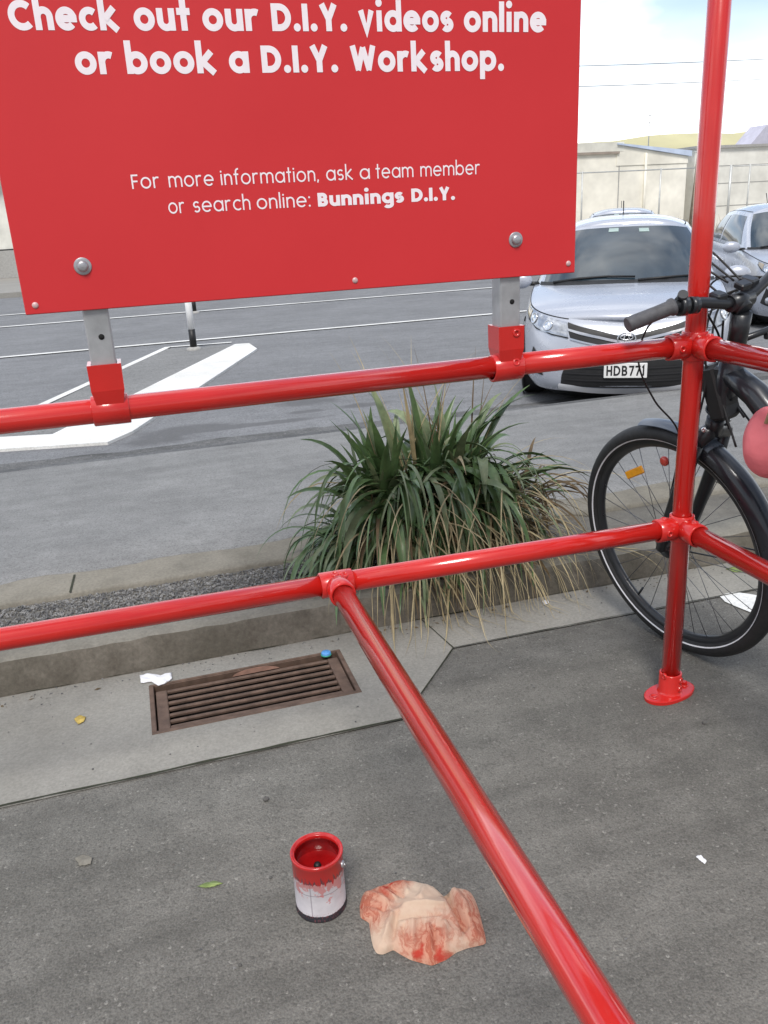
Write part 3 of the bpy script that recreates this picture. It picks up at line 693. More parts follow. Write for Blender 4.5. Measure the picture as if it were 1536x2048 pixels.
# ------------------------------------------------------------------ flax plant
PB = V((.985, 2.865, .075))
plant = thing('flax_plant', 'clump of long green strap leaves with dry straw blades spilling over the kerb', 'plant', PB)
rp = random.Random(21)
def strap(mb, p, az, el, L, w, droop, fold=.35, segs=12, kink=None, twist=0.0, floor=True):
    p = V(p); d = V((math.sin(az)*math.cos(el), math.cos(az)*math.cos(el), math.sin(el))); step = L/segs
    ca, la, rb = [], [], []
    tw = twist
    for i in range(segs+1):
        u = i/segs
        wd = w*(min(1, .45+u*2.2) if u < .25 else 1)*max(0.04, (1-max(0, (u-.45)/.55)**1.7))
        side = d.cross(V((0, 0, 1)))
        side = side.normalized() if side.length > 1e-3 else V((math.cos(az), -math.sin(az), 0))
        up = side.cross(d); sd_ = side*math.cos(tw*u)+up*math.sin(tw*u); up2 = sd_.cross(d)
        ca.append(p-up2*wd*fold*.5); la.append(p-sd_*wd*.5+up2*wd*fold*.25); rb.append(p+sd_*wd*.5+up2*wd*fold*.25)
        dr = droop*(.35+1.5*u)
        if kink and abs(u-kink[0]) < .5/segs: dr += kink[1]
        d = (d+V((0, 0, -1))*dr/segs).normalized(); q = p+d*step
        if floor:
            zmin = PB.z+.012 if q.y > 2.72 else (.118 if q.y > 2.55 else .008)
            if q.y < 2.55 and q.y > 2.5 and q.z < .11: q.y = 2.515
            if q.z < zmin: q.z = zmin+rp.random()*.006
            if (q-p).length > 1e-6: d = (q-p).normalized()
        p = q
    mb.v_start = len(mb.v)
    vs = []
    for a, b, c in zip(la, ca, rb): vs += [a-PB, b-PB, c-PB]
    fs = []
    for i in range(segs):
        o = i*3; fs += [(o, o+1, o+4, o+3), (o+1, o+2, o+5, o+4)]
    mb.add(vs, fs, True)
green, pale, dry, brown = MB(), MB(), MB(), MB()
# fans of broad leaves: (offset, base height), lean azimuth, lean, count, length, width
fans = [((-.20, .03, .16), -1.0, .20, 16, .48, .058), ((-.17, -.03, .18), -1.8, .24, 14, .36, .052), ((-.10, .06, .20), -.9, .14, 18, .50, .060), ((.0, .06, .22), .1, .06, 18, .50, .058), ((.09, .05, .22), .9, .14, 18, .50, .056), ((.18, .04, .20), 1.2, .32, 15, .50, .046),
        ((-.21, -.05, .12), -2.0, .42, 11, .36, .042), ((-.12, -.07, .18), -2.7, .42, 15, .38, .042), ((.04, -.08, .20), 3.0, .45, 16, .40, .044), ((.15, -.06, .18), 2.3, .4, 14, .40, .040), ((.22, 0, .12), 1.6, .45, 12, .40, .036), ((0, -.03, .24), 3.1, .16, 15, .46, .050), ((-.16, -.02, .20), -2.2, .16, 13, .44, .050), ((.1, -.02, .22), 2.0, .16, 13, .46, .046)]
for (ox, oy, oz), taz, tl, cnt, L, w in fans:
    for i in range(cnt):
        spread = (i-(cnt-1)/2)/(cnt/2)
        bx = math.sin(taz)*tl; by = math.cos(taz)*tl
        fa = taz+PI/2+rp.uniform(-.3, .3)
        dx = bx+math.sin(fa)*spread*.55+rp.uniform(-.12, .12); dy = by+math.cos(fa)*spread*.45+rp.uniform(-.12, .12)
        az = math.atan2(dx, dy); hyp = math.hypot(dx, dy); el = PI/2-min(1.25, hyp*1.05)
        LL = L*rp.uniform(.62, 1.12); dp = rp.uniform(.1, .8)+hyp*2.4
        kk = (rp.uniform(.4, .75), rp.uniform(1.0, 2.8)) if rp.random() < .34 else None
        rr = rp.random(); tgt = pale if rr < .30 else (dry if rr < .345 else green)
        strap(tgt, PB+V((ox+rp.uniform(-.03, .03), oy+rp.uniform(-.03, .03), oz*rp.uniform(.5, 1.15))), az, el, LL, w*rp.uniform(.5, 1.05)*(.6 if tgt is dry else 1), dp, rp.uniform(.2, .5), 12, kk, rp.uniform(-.9, .9))
# broad leaves folding over and hanging down the front and left faces
for i in range(170):
    az = rp.choice([rp.uniform(2.2, 3.9), rp.uniform(2.4, 3.8), rp.uniform(-2.7, -1.2)])
    strap(green if rp.random() < .58 else pale, PB+V((rp.uniform(-.22, .22), rp.uniform(-.12, .04), rp.uniform(.12, .40))), az, rp.uniform(.2, 1.0), rp.uniform(.24, .44), rp.uniform(.018, .040), rp.uniform(2.6, 4.8), .3, 12, (rp.uniform(.25, .5), rp.uniform(.8, 2.2)) if rp.random() < .4 else None, rp.uniform(-1, 1))
# narrow arching fringe hanging close round the clump
for i in range(280):
    az = rp.choice([rp.uniform(-2.6, -1.0), rp.uniform(-2.2, -1.2), rp.uniform(2.0, 3.6), rp.uniform(2.0, 3.8), rp.uniform(1.0, 2.4)])
    el = rp.uniform(.6, 1.25); L = rp.uniform(.34, .62)
    ox = rp.uniform(-.22, .22); oy = rp.uniform(-.10, .06)
    strap(green if rp.random() < .6 else pale, PB+V((ox, oy, rp.uniform(.04, .30))), az, el, L, rp.uniform(.006, .020), rp.uniform(2.8, 5.0), .3, 14, None, rp.uniform(-.8, .8))
# low tufts at the left end, arching down on to the gravel
for i in range(110):
    az = rp.uniform(-2.7, -.9); el = rp.uniform(.5, 1.2); bw = rp.uniform(.010, .030)
    strap(green if rp.random() < .6 else pale, PB+V((rp.uniform(-.36, -.20), rp.uniform(-.10, .06), rp.uniform(.0, .12))), az, el, rp.uniform(.24, .42), bw, rp.uniform(2.6, 4.8), .3, 13, (rp.uniform(.3, .6), rp.uniform(.6, 1.8)) if rp.random() < .25 else None, rp.uniform(-.8, .8))
# dry straw: hanging over the kerb in front and out to the right
for i in range(310):
    rr = rp.random()
    if rr < .60: az = rp.uniform(2.2, 3.9); el = rp.uniform(.1, 1.05); L = rp.uniform(.42, .74); dp = rp.uniform(2.2, 4.2)
    elif rr < .84: az = rp.uniform(1.1, 2.3); el = rp.uniform(.1, .8); L = rp.uniform(.40, .74); dp = rp.uniform(.9, 2.6)
    else: az = rp.uniform(-2.5, -1.4); el = rp.uniform(.5, 1.1); L = rp.uniform(.40, .56); dp = rp.uniform(2.2, 3.6)
    ox = rp.uniform(-.22, .32); oy = rp.uniform(-.12, .05)
    strap(dry, PB+V((ox, oy, rp.uniform(.03, .24))), az, el, L, rp.uniform(.0025, .007), dp, .2, 14, (rp.uniform(.35, .7), rp.uniform(.8, 2.2)) if rp.random() < .4 else None, rp.uniform(-1, 1))
# spent flower stalks standing up behind the rail
for i in range(26):
    az = rp.uniform(-1.2, 1.9); el = rp.uniform(1.05, 1.5)
    strap(dry if rp.random() < .7 else brown, PB+V((rp.uniform(-.18, .2), rp.uniform(-.05, .08), .18)), az, el, rp.uniform(.50, .78), rp.uniform(.003, .008), rp.uniform(.2, 1.3), .2, 12, (rp.uniform(.6, .85), rp.uniform(.4, 1.6)) if rp.random() < .5 else None)
# dead brown thatch low down, densest at right
for i in range(300):
    az = rp.uniform(.6, 3.6) if rp.random() < .75 else rp.uniform(-PI, PI); ox = rp.uniform(-.25, .42)
    strap(brown, PB+V((ox, rp.uniform(-.12, .08), rp.uniform(0, .30))), az, rp.uniform(-.1, 1.0), rp.uniform(.18, .42), rp.uniform(.006, .02), rp.uniform(.8, 2.6), .3, 8, None, rp.uniform(-1, 1))
green.build('green_leaves', M['leaf'], plant); pale.build('pale_leaves', M['leaf_pale'], plant); dry.build('straw_blades', M['straw'], plant); brown.build('dead_leaves', M['brownleaf'], plant)

# ------------------------------------------------------------------ bicycle
BH, BL_ = rad(-11.5), -.149; BO = V((1.543, 2.048, 0))
bF = V((math.sin(BH), math.cos(BH), 0)); bS = V((math.cos(BH), -math.sin(BH), 0)); bW = V((0, 0, 1))*math.cos(BL_)+bS*math.sin(BL_); bN = bF.cross(bW)
bike = thing('bicycle', 'dark grey electric bicycle leaning behind the red corner post', 'bicycle', BO, Matrix((bN, bF, bW)).transposed())
WR = .375
def wheel(cy, nm):
    c = V((0, cy, WR)); AX = (1, 0, 0)
    ty = MB(); ty.torus(c, AX, WR-.026, .026, 96, 16)
    w = ty.build(nm, M['rubber'], bike)
    rm = MB(); rr = WR-.048
    rm.lathe([(rr+.006, -.014), (rr-.004, -.014), (rr-.016, -.010), (rr-.022, 0), (rr-.016, .010), (rr-.004, .014), (rr+.006, .014)], 96, c, AX); rm.build('rim', M['black_metal'], w)
    for s_ in (-1, 1):
        sp = MB(); sp.lathe([(WR-.040, s_*.0225), (WR-.0365, s_*.0252)], 96, c, AX); sp.build('reflective_stripe', M['reflective'], w)
    hb = MB(); hb.lathe([(.006, -.06), (.012, -.06), (.014, -.045), (.040, -.036), (.043, -.028), (.038, -.02), (.038, .02), (.043, .028), (.040, .036), (.014, .045), (.012, .06), (.006, .06)], 24, c, AX); hb.build('hub', M['black_metal'], w)
    sk = MB(); ns = 32
    for i in range(ns):
        s_ = 1 if i % 2 else -1; a = 2*PI*i/ns; b = a+(.55 if (i//2) % 2 else -.55)
        p0 = c+V((s_*.03, math.sin(b)*.033, math.cos(b)*.033)); p1 = c+V((s_*.004, math.sin(a)*(rr-.012), math.cos(a)*(rr-.012))); sk.tube([p0, p1], .00115, 5)
    sk.build('spokes', M['steel'], w)
    vl = MB(); a = 2.55; vl.tube([c+V((0, math.sin(a)*(rr-.02), math.cos(a)*(rr-.02))), c+V((0, math.sin(a)*(rr-.06), math.cos(a)*(rr-.06)))], .004, 8); vl.build('valve', M['black_metal'], w)
    return w
fw = wheel(0, 'front_wheel'); rw = wheel(-1.12, 'rear_wheel')
rf = MB(); c = V((-.012, .137, .576)); d = V((0, .9, -.50)).normalized()
rf.obox(c, d, V((1, 0, 0)), d.cross(V((1, 0, 0))), .042, .004, .0125, .003); rf.build('orange_reflector', M['orange'], fw)
rf = MB(); rf.lathe([(.0001, -.006), (.013, -.006), (.015, -.003), (.015, .003), (.013, .006), (.0001, .006)], 18, (-.01, .012, .643), (1, 0, 0)); rf.build('red_reflector', M['redrefl'], fw)
# fork
fk_ = MB()
for s_ in (-1, 1):
    fk_.tube([(s_*.058, 0, WR), (s_*.060, -.018, WR+.05), (s_*.060, -.10, .62), (s_*.052, -.150, .75)], [.013, .017, .021, .021], 14)
fk_.tube([(-.056, -.150, .752), (0, -.158, .775), (.056, -.150, .752)], .024, 14); fk_.tube([(0, -.158, .765), (0, -.172, .81)], .024, 14)
fk_.build('fork', M['black_metal'], bike)
HT0, HT1 = V((0, -.182, .835)), V((0, -.235, .990))
hd = MB(); hd.tube([HT0, HT1], .031, 20); hd.tube([HT0-V((0, -.002, .006)), HT0], .034, 20); hd.tube([HT1, HT1+V((0, -.003, .010))], .034, 20); hd.build('head_tube', M['frame_paint'], bike)
BB = V((0, -.60, .30)); ST = V((0, -.80, .86))
fm = MB()
fm.tube([V((0, -.215, .945)), V((0, -.30, .895)), V((0, -.42, .775)), V((0, -.55, .52)), BB], [.030, .034, .036, .038, .040], 20)
fm.tube([V((0, -.42, .775)), V((0, -.60, .70)), V((0, -.755, .735))], .020, 14)
fm.tube([BB, ST], .019, 14)
for s_ in (-1, 1):
    fm.tube([BB+V((s_*.03, 0, 0)), V((s_*.065, -1.12, WR))], .011, 10); fm.tube([ST+V((s_*.012, .05, -.22)), V((s_*.065, -1.12, WR))], .009, 10)
fm.tube([BB-V((.045, 0, 0)), BB+V((.045, 0, 0))], .028, 18); fm.build('frame', M['frame_paint'], bike)
# fork shoulder bolts
for s_ in (-1, 1):
    bo = MB(); bo.lathe([(.0075, 0), (.0075, .004), (.004, .005), (.0001, .004)], 12, (s_*.046, -.172, .79), (s_, -.3, .2)); bo.build('fork_bolt', M['chrome'], bike)
# mudguard arc
mg = MB(); rows = []
for i in range(30):
    a = rad(-26+40*i/29); rr = WR+.017
    row = []
    for j in range(9):
        u = (j-4)/4; row.append(V((u*.031, math.sin(a)*(rr-.010*u*u), WR+math.cos(a)*(rr-.010*u*u))))
    rows.append(row)
mg.grid(rows); mg.grid([[p+V((0, 0, -.002)) for p in r] for r in rows]); mg.build('front_mudguard', M['mudguard'], bike)
mg = MB(); rows = []
for i in range(34):
    a = rad(-96+84*i/33); rr = WR+.014
    rows.append([V((sg_*w_, math.sin(a)*(rr-dz), WR+math.cos(a)*(rr-dz))) for sg_, w_, dz in ((-1, .034, .034), (-1, .0335, .016), (-1, .026, .005), (-1, .012, .0), (1, .0, -.001), (1, .012, .0), (1, .026, .005), (1, .0335, .016), (1, .034, .034))])
mg.grid(rows); mg.build('front_mudguard_tail', M['frame_paint'], bike)
st_ = MB()
for s_ in (-1, 1): st_.tube([V((s_*.036, math.sin(rad(-80))*WR, WR+math.cos(rad(-80))*WR)), V((s_*.05, -.03, WR+.01))], .0025, 8)
st_.build('mudguard_stays', M['black_metal'], bike)
# rear mudguard
mg = MB(); rows = []
for i in range(30):
    a = rad(-110+150*i/29); rr = WR+.017
    rows.append([V((((j-4)/4)*.031, -1.12+math.sin(a)*(rr-.010*((j-4)/4)**2), WR+math.cos(a)*(rr-.010*((j-4)/4)**2))) for j in range(9)])
mg.grid(rows); mg.build('rear_mudguard', M['mudguard'], bike)
# stem, handlebar
SM = V((0, -.253, 1.128))
stm = MB(); stm.tube([HT1, V((0, -.250, 1.055)), V((0, -.258, 1.10))], [.024, .024, .026], 18); stm.tube([V((0, -.268, 1.105)), SM+V((0, .012, 0))], .023, 16); stm.tube([SM-V((.035, 0, 0)), SM+V((.035, 0, 0))], .021, 18)
stm.build('stem', M['black_metal'], bike)
GE, GI = V((-.310, -.196, 1.142)), V((-.195, -.230, 1.160))
hb = MB(); hb.tube([GE.lerp(GI, .05), GI, V((-.12, -.243, 1.152)), V((-.05, -.252, 1.132)), SM, V((.05, -.252, 1.135)), V((.12, -.243, 1.158)), V((.195, -.230, 1.172)), V((.31, -.20, 1.165))], .0135, 16); hb.build('handlebar', M['black_metal'], bike)
for a, b in ((GE, GI), (V((.325, -.195, 1.164)), V((.205, -.228, 1.172)))):
    gp = MB(); n = 12
    gp.tube([a+(b-a)*t_ for t_ in (0, .02, .10, .3, .6, .9, .94, 1.0)], [.0165, .0185, .0182, .0178, .0172, .0175, .021, .021], 20); gp.build('grip', M['grip'], bike)
# grip clamps, shifter and brake levers
for s_, a in ((-1, GI), (1, V((.205, -.228, 1.172)))):
    lv = MB(); i_ = V((-s_*.012, -.003, -.002))
    lv.tube([a+i_, a+i_*2.6], .0235, 18); lv.tube([a+i_*3.4, a+i_*5.0], .0205, 16)
    lv.tube([a+i_*4.2+V((0, .01, -.004)), a+i_*3.2+V((0, .035, -.012)), a+V((s_*.02, .042, -.020)), a+V((s_*.08, .036, -.024))], [.008, .007, .0052, .0042], 10)
    lv.tube([a+i_*1.8+V((0, 0, .018)), a+i_*1.6+V((s_*.004, -.012, .030))], .012, 12)
    lv.build('brake_lever', M['black_metal'], bike)
# display, light, cables
ds = MB(); ds.obox(SM+V((0, -.01, .038)), (1, 0, 0), (0, 1, .35), (0, -.35, 1), .018, .014, .008, .003); ds.obox(SM+V((.055, .02, .03)), (1, .2, 0), (-.2, 1, .3), (0, -.3, 1), .018, .02, .014, .004); ds.obox(SM+V((-.06, .012, .018)), (1, -.1, 0), (.1, 1, .2), (0, -.2, 1), .016, .018, .016, .004); ds.build('display', M['black_metal'], bike)
lt = MB(); lt.tube([V((0, -.195, .905)), V((0, -.165, .91)), V((0, -.12, .912))], [.026, .033, .034], 18); lt.tube([V((0, -.20, .87)), V((0, -.185, .90))], .012, 10); lt.obox(V((0, -.205, .90)), (1, 0, 0), (0, 1, 0), (0, 0, 1), .028, .02, .06, .006); lt.build('headlight', M['black_metal'], bike)
br = MB(); br.tube([V((-.005, -.25, 1.028)), V((.10, -.255, 1.030)), V((.22, -.26, 1.030))], .0085, 12); br.obox(V((.13, -.258, 1.018)), (1, 0, 0), (0, 1, 0), (0, 0, 1), .045, .008, .010, .003); br.tube([V((-.005, -.25, 1.028)), V((0, -.23, 1.0))], .010, 10); br.build('carrier_bar', M['black_metal'], bike)
def cable(pts, r=.0026):
    P_ = [V(p) for p in pts]; out = []
    for i in range((len(P_)-1)*8+1): out.append(V(cr_interp([tuple(p) for p in P_], i/8)))
    cb = MB(); cb.tube(out, r, 7); cb.build('cable', M['car_black'], bike)
cable([(-.165, -.215, 1.150), (-.180, -.13, 1.10), (-.182, -.09, 1.0), (-.125, -.08, .88), (-.062, -.10, .76), (-.060, -.05, .55), (-.05, -.02, .40)])
cable([(-.13, -.225, 1.145), (-.06, -.14, 1.13), (-.02, -.11, 1.08), (-.02, -.13, 1.0), (-.02, -.18, .93), (-.03, -.24, .80)])
cable([(.13, -.225, 1.155), (.06, -.13, 1.16), (.03, -.11, 1.08), (.025, -.15, .98), (.03, -.20, .86), (.06, -.13, .70)])
cable([(.0, -.22, 1.17), (-.03, -.15, 1.22), (-.06, -.16, 1.215), (-.05, -.23, 1.16)], .0028)
cable([(.02, -.22, 1.17), (.0, -.12, 1.25), (.03, -.14, 1.24), (.05, -.22, 1.16)], .0028)
cable([(-.02, -.22, 1.08), (.03, -.17, 1.0), (.02, -.18, .9), (.015, -.25, .82)], .003)
cable([(.03, -.24, 1.02), (.05, -.20, .93), (.045, -.19, .84), (.05, -.14, .72)], .003)
cable([(-.10, -.235, 1.145), (-.04, -.19, 1.10), (.0, -.185, 1.04), (.02, -.19, .96), (-.02, -.21, .88), (-.04, -.27, .76)], .003)
cable([(.09, -.235, 1.15), (.02, -.17, 1.12), (-.02, -.16, 1.03), (-.03, -.17, .93), (-.045, -.16, .84), (-.066, -.11, .66)], .003)
cable([(.16, -.22, 1.16), (.10, -.12, 1.10), (.05, -.12, 1.0), (.03, -.17, .90), (.03, -.26, .80)], .003)
bk = MB(); bk.obox(V((0, -.185, .885)), (1, 0, 0), (0, 1, -.3), (0, .3, 1), .034, .030, .075, .010); bk.build('lamp_bracket', M['car_black'], bike)
# seat so that the bicycle is whole beyond the frame
se = MB(); se.tube([ST, ST+V((0, -.045, .13))], .014, 12); rows = []
for i in range(12):
    u = i/11; y = -.68-.28*u; hw_ = .022+.055*u**1.4*(1 if u < .9 else .9); rows.append([V((hw_*math.sin(rad(a)), y, 1.0+.035*math.cos(rad(a))-.012*abs(math.sin(rad(a))))) for a in range(-120, 121, 20)])
se.grid(rows); se.build('saddle', M['car_black'], bike)
ck = MB(); ck.lathe([(.07, .055), (.085, .055), (.085, .059), (.07, .059), (.07, .055)], 30, BB, (1, 0, 0)); ck.tube([BB+V((.06, 0, 0)), BB+V((.075, .10, -.13))], .010, 10); ck.tube([BB-V((.06, 0, 0)), BB+V((-.075, -.10, .13))], .010, 10); ck.obox(BB+V((.115, .10, -.13)), (1, 0, 0), (0, 1, 0), (0, 0, 1), .045, .03, .010, .004); ck.obox(BB+V((-.115, -.10, .13)), (1, 0, 0), (0, 1, 0), (0, 0, 1), .045, .03, .010, .004); ck.build('crankset', M['black_metal'], bike)
# pink bag hanging by tan straps from the handlebar
bg_c = at_y(1551, 884, 1.60)
bag = thing('hanging_bag', 'round coral pink bag with tan straps hanging from the bicycle', 'bag', bg_c)
b = MB(); rows = []
for i in range(25):
    ph = PI*i/24; row = []
    for j in range(40):
        th = 2*PI*j/40; r = .078*(math.sin(ph)**.8)*(1+.05*mnoise.noise(V((math.cos(th)*1.5, math.sin(th)*1.5, ph*1.4)))+.09*math.sin(th*7)*max(0, math.cos(ph))**1.5+.03*mnoise.noise(V((math.cos(th)*4, math.sin(th)*4, ph*3))))
        row.append(V((r*math.cos(th)*1.0, r*math.sin(th)*.85, .088*math.cos(ph)-(.02 if ph < .3 else 0)*(1-ph/.3))))
    rows.append(row)
b.grid(rows, closed=True); b.build('bag_body', M['pink'], bag)
b = MB(); b.torus((0, 0, .066), (0, 0, 1), .042, .006, 40, 8); b.build('bag_rim', M['strap'], bag)
hk = at_y(1640, 705, 1.62) - bg_c
for a0, sd_ in ((V((-.06, -.03, .058)), .012), (V((-.045, -.055, .055)), -.012), (V((.03, .02, .06)), .02)):
    b = MB(); b.tube([a0, a0+V((.01, .0, .03)), a0.lerp(hk, .35)+V((.012, .01, .0)), hk+V((sd_, 0, 0))], .006, 8, flat=.4); b.build('bag_strap', M['strap'], bag)

# ------------------------------------------------------------------ cars
CS = .9
def make_car(root, plate_text=None):
    plan = [(0, 0), (.20, .006), (.40, .035), (.57, .09), (.70, .18), (.79, .32), (.845, .52), (.872, .85), (.88, 1.3), (.88, 2.0), (.88, 2.8), (.865, 3.5), (.82, 3.95), (.70, 4.19), (.40, 4.26), (0, 4.275)]
    NQ = len(plan)-1
    zt = [.735, .738, .748, .765, .79, .815, .845, .885, .93, .955, .975, .99, 1.0, 1.0, 1.0, 1.0]
    lev = [(0, .05, .07), (.10, .0, .025), (.25, .0, .0), (.45, .006, .0), (.65, .022, .0), (.82, .055, .012), (.93, .095, .03), (1.0, .14, .055)]
    def S(q, t, off=0.0):
        def pt(q, t):
            s_ = -1 if q < 0 else 1; a = abs(q); x, y = cr_interp(plan, a); z1 = cr_interp([(z,) for z in zt], a)[0]
            i = 0
            while i < len(lev)-2 and t > lev[i+1][0]: i += 1
            u = (t-lev[i][0])/(lev[i+1][0]-lev[i][0]); dy = lev[i][1]+(lev[i+1][1]-lev[i][1])*u; ins = lev[i][2]+(lev[i+1][2]-lev[i][2])*u
            wf = max(0, 1-a/6.0)**.8; wr = max(0, (a-11.5)/3.5)
            return V((s_*max(0, x-ins*min(1, a/3)), y+dy*wf-(dy*.6)*wr, .17+(z1-.17)*t))
        p = pt(q, t)
        if off:
            e_ = .02; q1 = min(q+e_, NQ); q0 = max(q-e_, -NQ); t1 = min(t+.01, 1); t0 = max(t-.01, 0)
            n = (pt(q1, t)-pt(q0, t)).cross(pt(q, t1)-pt(q, t0)).normalized()
            if n.dot(p-V((0, 2.0, .6))) < 0: n = -n
            p = p+n*off
        return p*CS
    body = MB(); qs = [i*.25-NQ for i in range(8*NQ+1)]; ts = [0, .05, .10, .18, .25, .35, .45, .55, .65, .74, .82, .88, .93, .97, 1.0]
    body.grid([[S(q, t) for q in qs] for t in ts])
    bob = fix_normals(body.build('body', M['car_silver'], root))
    # bonnet and belt cap
    hd_ = MB(); rows = []; qh = [i*.25 for i in range(int(8.4/.25)+1)]
    for a in qh:
        L_, R_ = S(-a, 1), S(a, 1); row = []
        for j in range(21):
            u = -1+2*j/20; q_ = min(1, a/5.5); cr_ = .055*q_*q_*(3-2*q_)*CS; bow = .05*CS*math.sin(PI*min(1, a/8.4))
            p = L_.lerp(R_, (u+1)/2); p.z += cr_*(1-abs(u)**2.4); p.y -= bow*(1-u*u); row.append(p)
        rows.append(row)
    hd_.grid(rows); fix_normals(hd_.build('bonnet', M['car_silver'], root))
    cap = MB(); rows = []
    for i in range(29):
        a = 8.2+(NQ-8.2)*i/28; L_, R_ = S(-a, 1), S(a, 1); rows.append([L_.lerp(R_, j/6)+V((0, 0, -.004)) for j in range(7)])
    cap.grid(rows); cap.build('belt_deck', M['car_black'], root)
    # greenhouse
    B = [(0, .99, .955), (.25, 1.0, .958), (.50, 1.06, .955), (.70, 1.19, .945), (.795, 1.40, .945), (.815, 1.9, .955), (.82, 2.5, .97), (.81, 3.1, .985), (.79, 3.6, 1.0), (.68, 3.98, 1.0), (.40, 4.08, 1.0), (0, 4.10, 1.0)]
    T = [(0, 1.92, 1.425), (.20, 1.925, 1.423), (.40, 1.945, 1.415), (.53, 1.99, 1.395), (.585, 2.08, 1.385), (.61, 2.35, 1.40), (.615, 2.7, 1.41), (.605, 3.1, 1.40), (.585, 3.45, 1.375), (.50, 3.66, 1.355), (.30, 3.72, 1.35), (0, 3.74, 1.35)]
    NG = len(B)-1
    def G(q, t, off=0.0):
        s_ = -1 if q < 0 else 1; a = abs(q); b0 = V(cr_interp(B, a)); b1 = V(cr_interp(T, a)); p = b0.lerp(b1, t)
        o = V((p.x, p.y-2.6, 0)); o = V((o.x*1.4, o.y*.5, .25)).normalized(); bul = .028*math.sin(PI*t)+off
        p = p+o*bul; return V((s_*p.x, p.y, p.z))*CS
    gh = MB(); qg = [i*.25-NG for i in range(8*NG+1)]; gh.grid([[G(q, t/8) for q in qg] for t in range(9)])
    fix_normals(gh.build('pillars', M['car_silver'], root))
    rf = MB(); rows = []
    for i in range(45):
        a = NG*i/44; L_, R_ = G(-a, 1), G(a, 1); row = []
        yy = 1-abs(2*i/44-1)**3
        for j in range(17):
            u = -1+2*j/16; p = L_.lerp(R_, (u+1)/2); q_ = min(1, i/16); q2 = min(1, (44-i)/14); p.z += .095*CS*(1-abs(u)**3.2)*q_*q_*(3-2*q_)*q2*q2*(3-2*q2); row.append(p)
        rows.append(row)
    rf.grid(rows); fix_normals(rf.build('roof', M['car_silver'], root))
    # gutters on the roof
    gt = MB()
    for s_ in (-1, 1):
        gt.tube([G(s_*a, .995, .004)+V((-s_*.035*CS, 0, .012)) for a in (3.9, 4.5, 5.2, 6, 7, 8, 8.8)], .006, 6)
    gt.build('roof_gutter', M['car_black'], root)
    def gpatch(name, q0, q1, t0, t1, mat, nq=24, nt=10, off=.004, skew=0.0):
        p = MB(); p.grid([[G(q0+(q1-q0)*i/nq+skew*(j/nt), t0+(t1-t0)*j/nt, off) for i in range(nq+1)] for j in range(nt+1)]); return fix_normals(p.build(name, mat, root))
    gpatch('windscreen', -3.28, 3.28, .035, .955, M['car_glass'], 32, 12)
    for s_ in (-1, 1):
        gpatch('side_window', s_*4.25, s_*6.35, .10, .90, M['car_glass']); gpatch('side_window', s_*6.55, s_*8.35, .10, .88, M['car_glass'])
        p = MB(); p.grid([[G(s_*(3.90+.35*i/4), .05+(.85)*j/8, .003) for i in range(5)] for j in range(9)]); fix_normals(p.build('pillar_trim', M['car_black'], root)) if False else None
    gpatch('rear_window', 9.5, 11, .12, .9, M['car_glass']); gpatch('rear_window', -11, -9.5, .12, .9, M['car_glass'])
    ln = MB()
    for s_ in (-1, 1): ln.tube([S(s_*a, .995, .001) for a in [2.6+.2*i for i in range(28)]], .0042, 6)
    ln.build('bonnet_gap', M['car_black'], root)
    for q_, t_ in ((-.75, .86), (.55, .84), (2.9, .10)):
        stk = gpatch('windscreen_sticker', q_, q_+.42, t_, t_+.07, M['sticker'], 4, 3, .007)
    # cowl and wipers
    cw = MB(); rows = [[G(q, .0, .006)+V((0, -.05*CS*(1-abs(q)/4.2), -.012*CS)) for q in [i*.2-3.6 for i in range(37)]], [G(q, .045, .008) for q in [i*.2-3.6 for i in range(37)]]]
    cw.grid(rows); cw.build('cowl', M['car_black'], root)
    wp = MB()
    for pts in ([(-2.6, .03), (-1.6, .075), (-.6, .10), (.3, .085)], [(.4, .03), (1.3, .055), (2.2, .075), (3.1, .10)]):
        P_ = [G(a, b_, .020) for a, b_ in pts]; wp.tube(P_, [.011, .010, .008, .007], 8)
    wp.build('wiper', M['car_black'], root)
    # face
    def spatch(name, bot, top, mat, nq=24, nt=8, off=.004, parent=None):
        """bot/top: lists of (q,t) control points"""
        p = MB(); rows = []
        for j in range(nt+1):
            v_ = j/nt; row = []
            for i in range(nq+1):
                u = i/nq; a = cr_interp(bot, u*(len(bot)-1)); b_ = cr_interp(top, u*(len(top)-1)); row.append(S(a[0]+(b_[0]-a[0])*v_, a[1]+(b_[1]-a[1])*v_, off))
            rows.append(row)
        p.grid(rows); return fix_normals(p.build(name, mat, parent or root))
    spatch('upper_grille', [(-2.25, .75), (-1.2, .68), (0, .615), (1.2, .68), (2.25, .75)], [(-2.55, .955), (-1.2, .875), (0, .80), (1.2, .875), (2.55, .955)], M['car_black'], 40)
    for tt in (.0,):
        spatch('grille_bar', [(-2.40, .845), (-1.2, .77), (0, .70), (1.2, .77), (2.40, .845)], [(-2.44, .875), (-1.2, .805), (0, .735), (1.2, .805), (2.44, .875)], M['chrome'], 40, 2, .012)
        spatch('grille_bar', [(-2.25, .735), (-1.2, .668), (0, .60), (1.2, .668), (2.25, .735)], [(-2.25, .757), (-1.2, .69), (0, .622), (1.2, .69), (2.25, .757)], M['chrome'], 40, 2, .012)
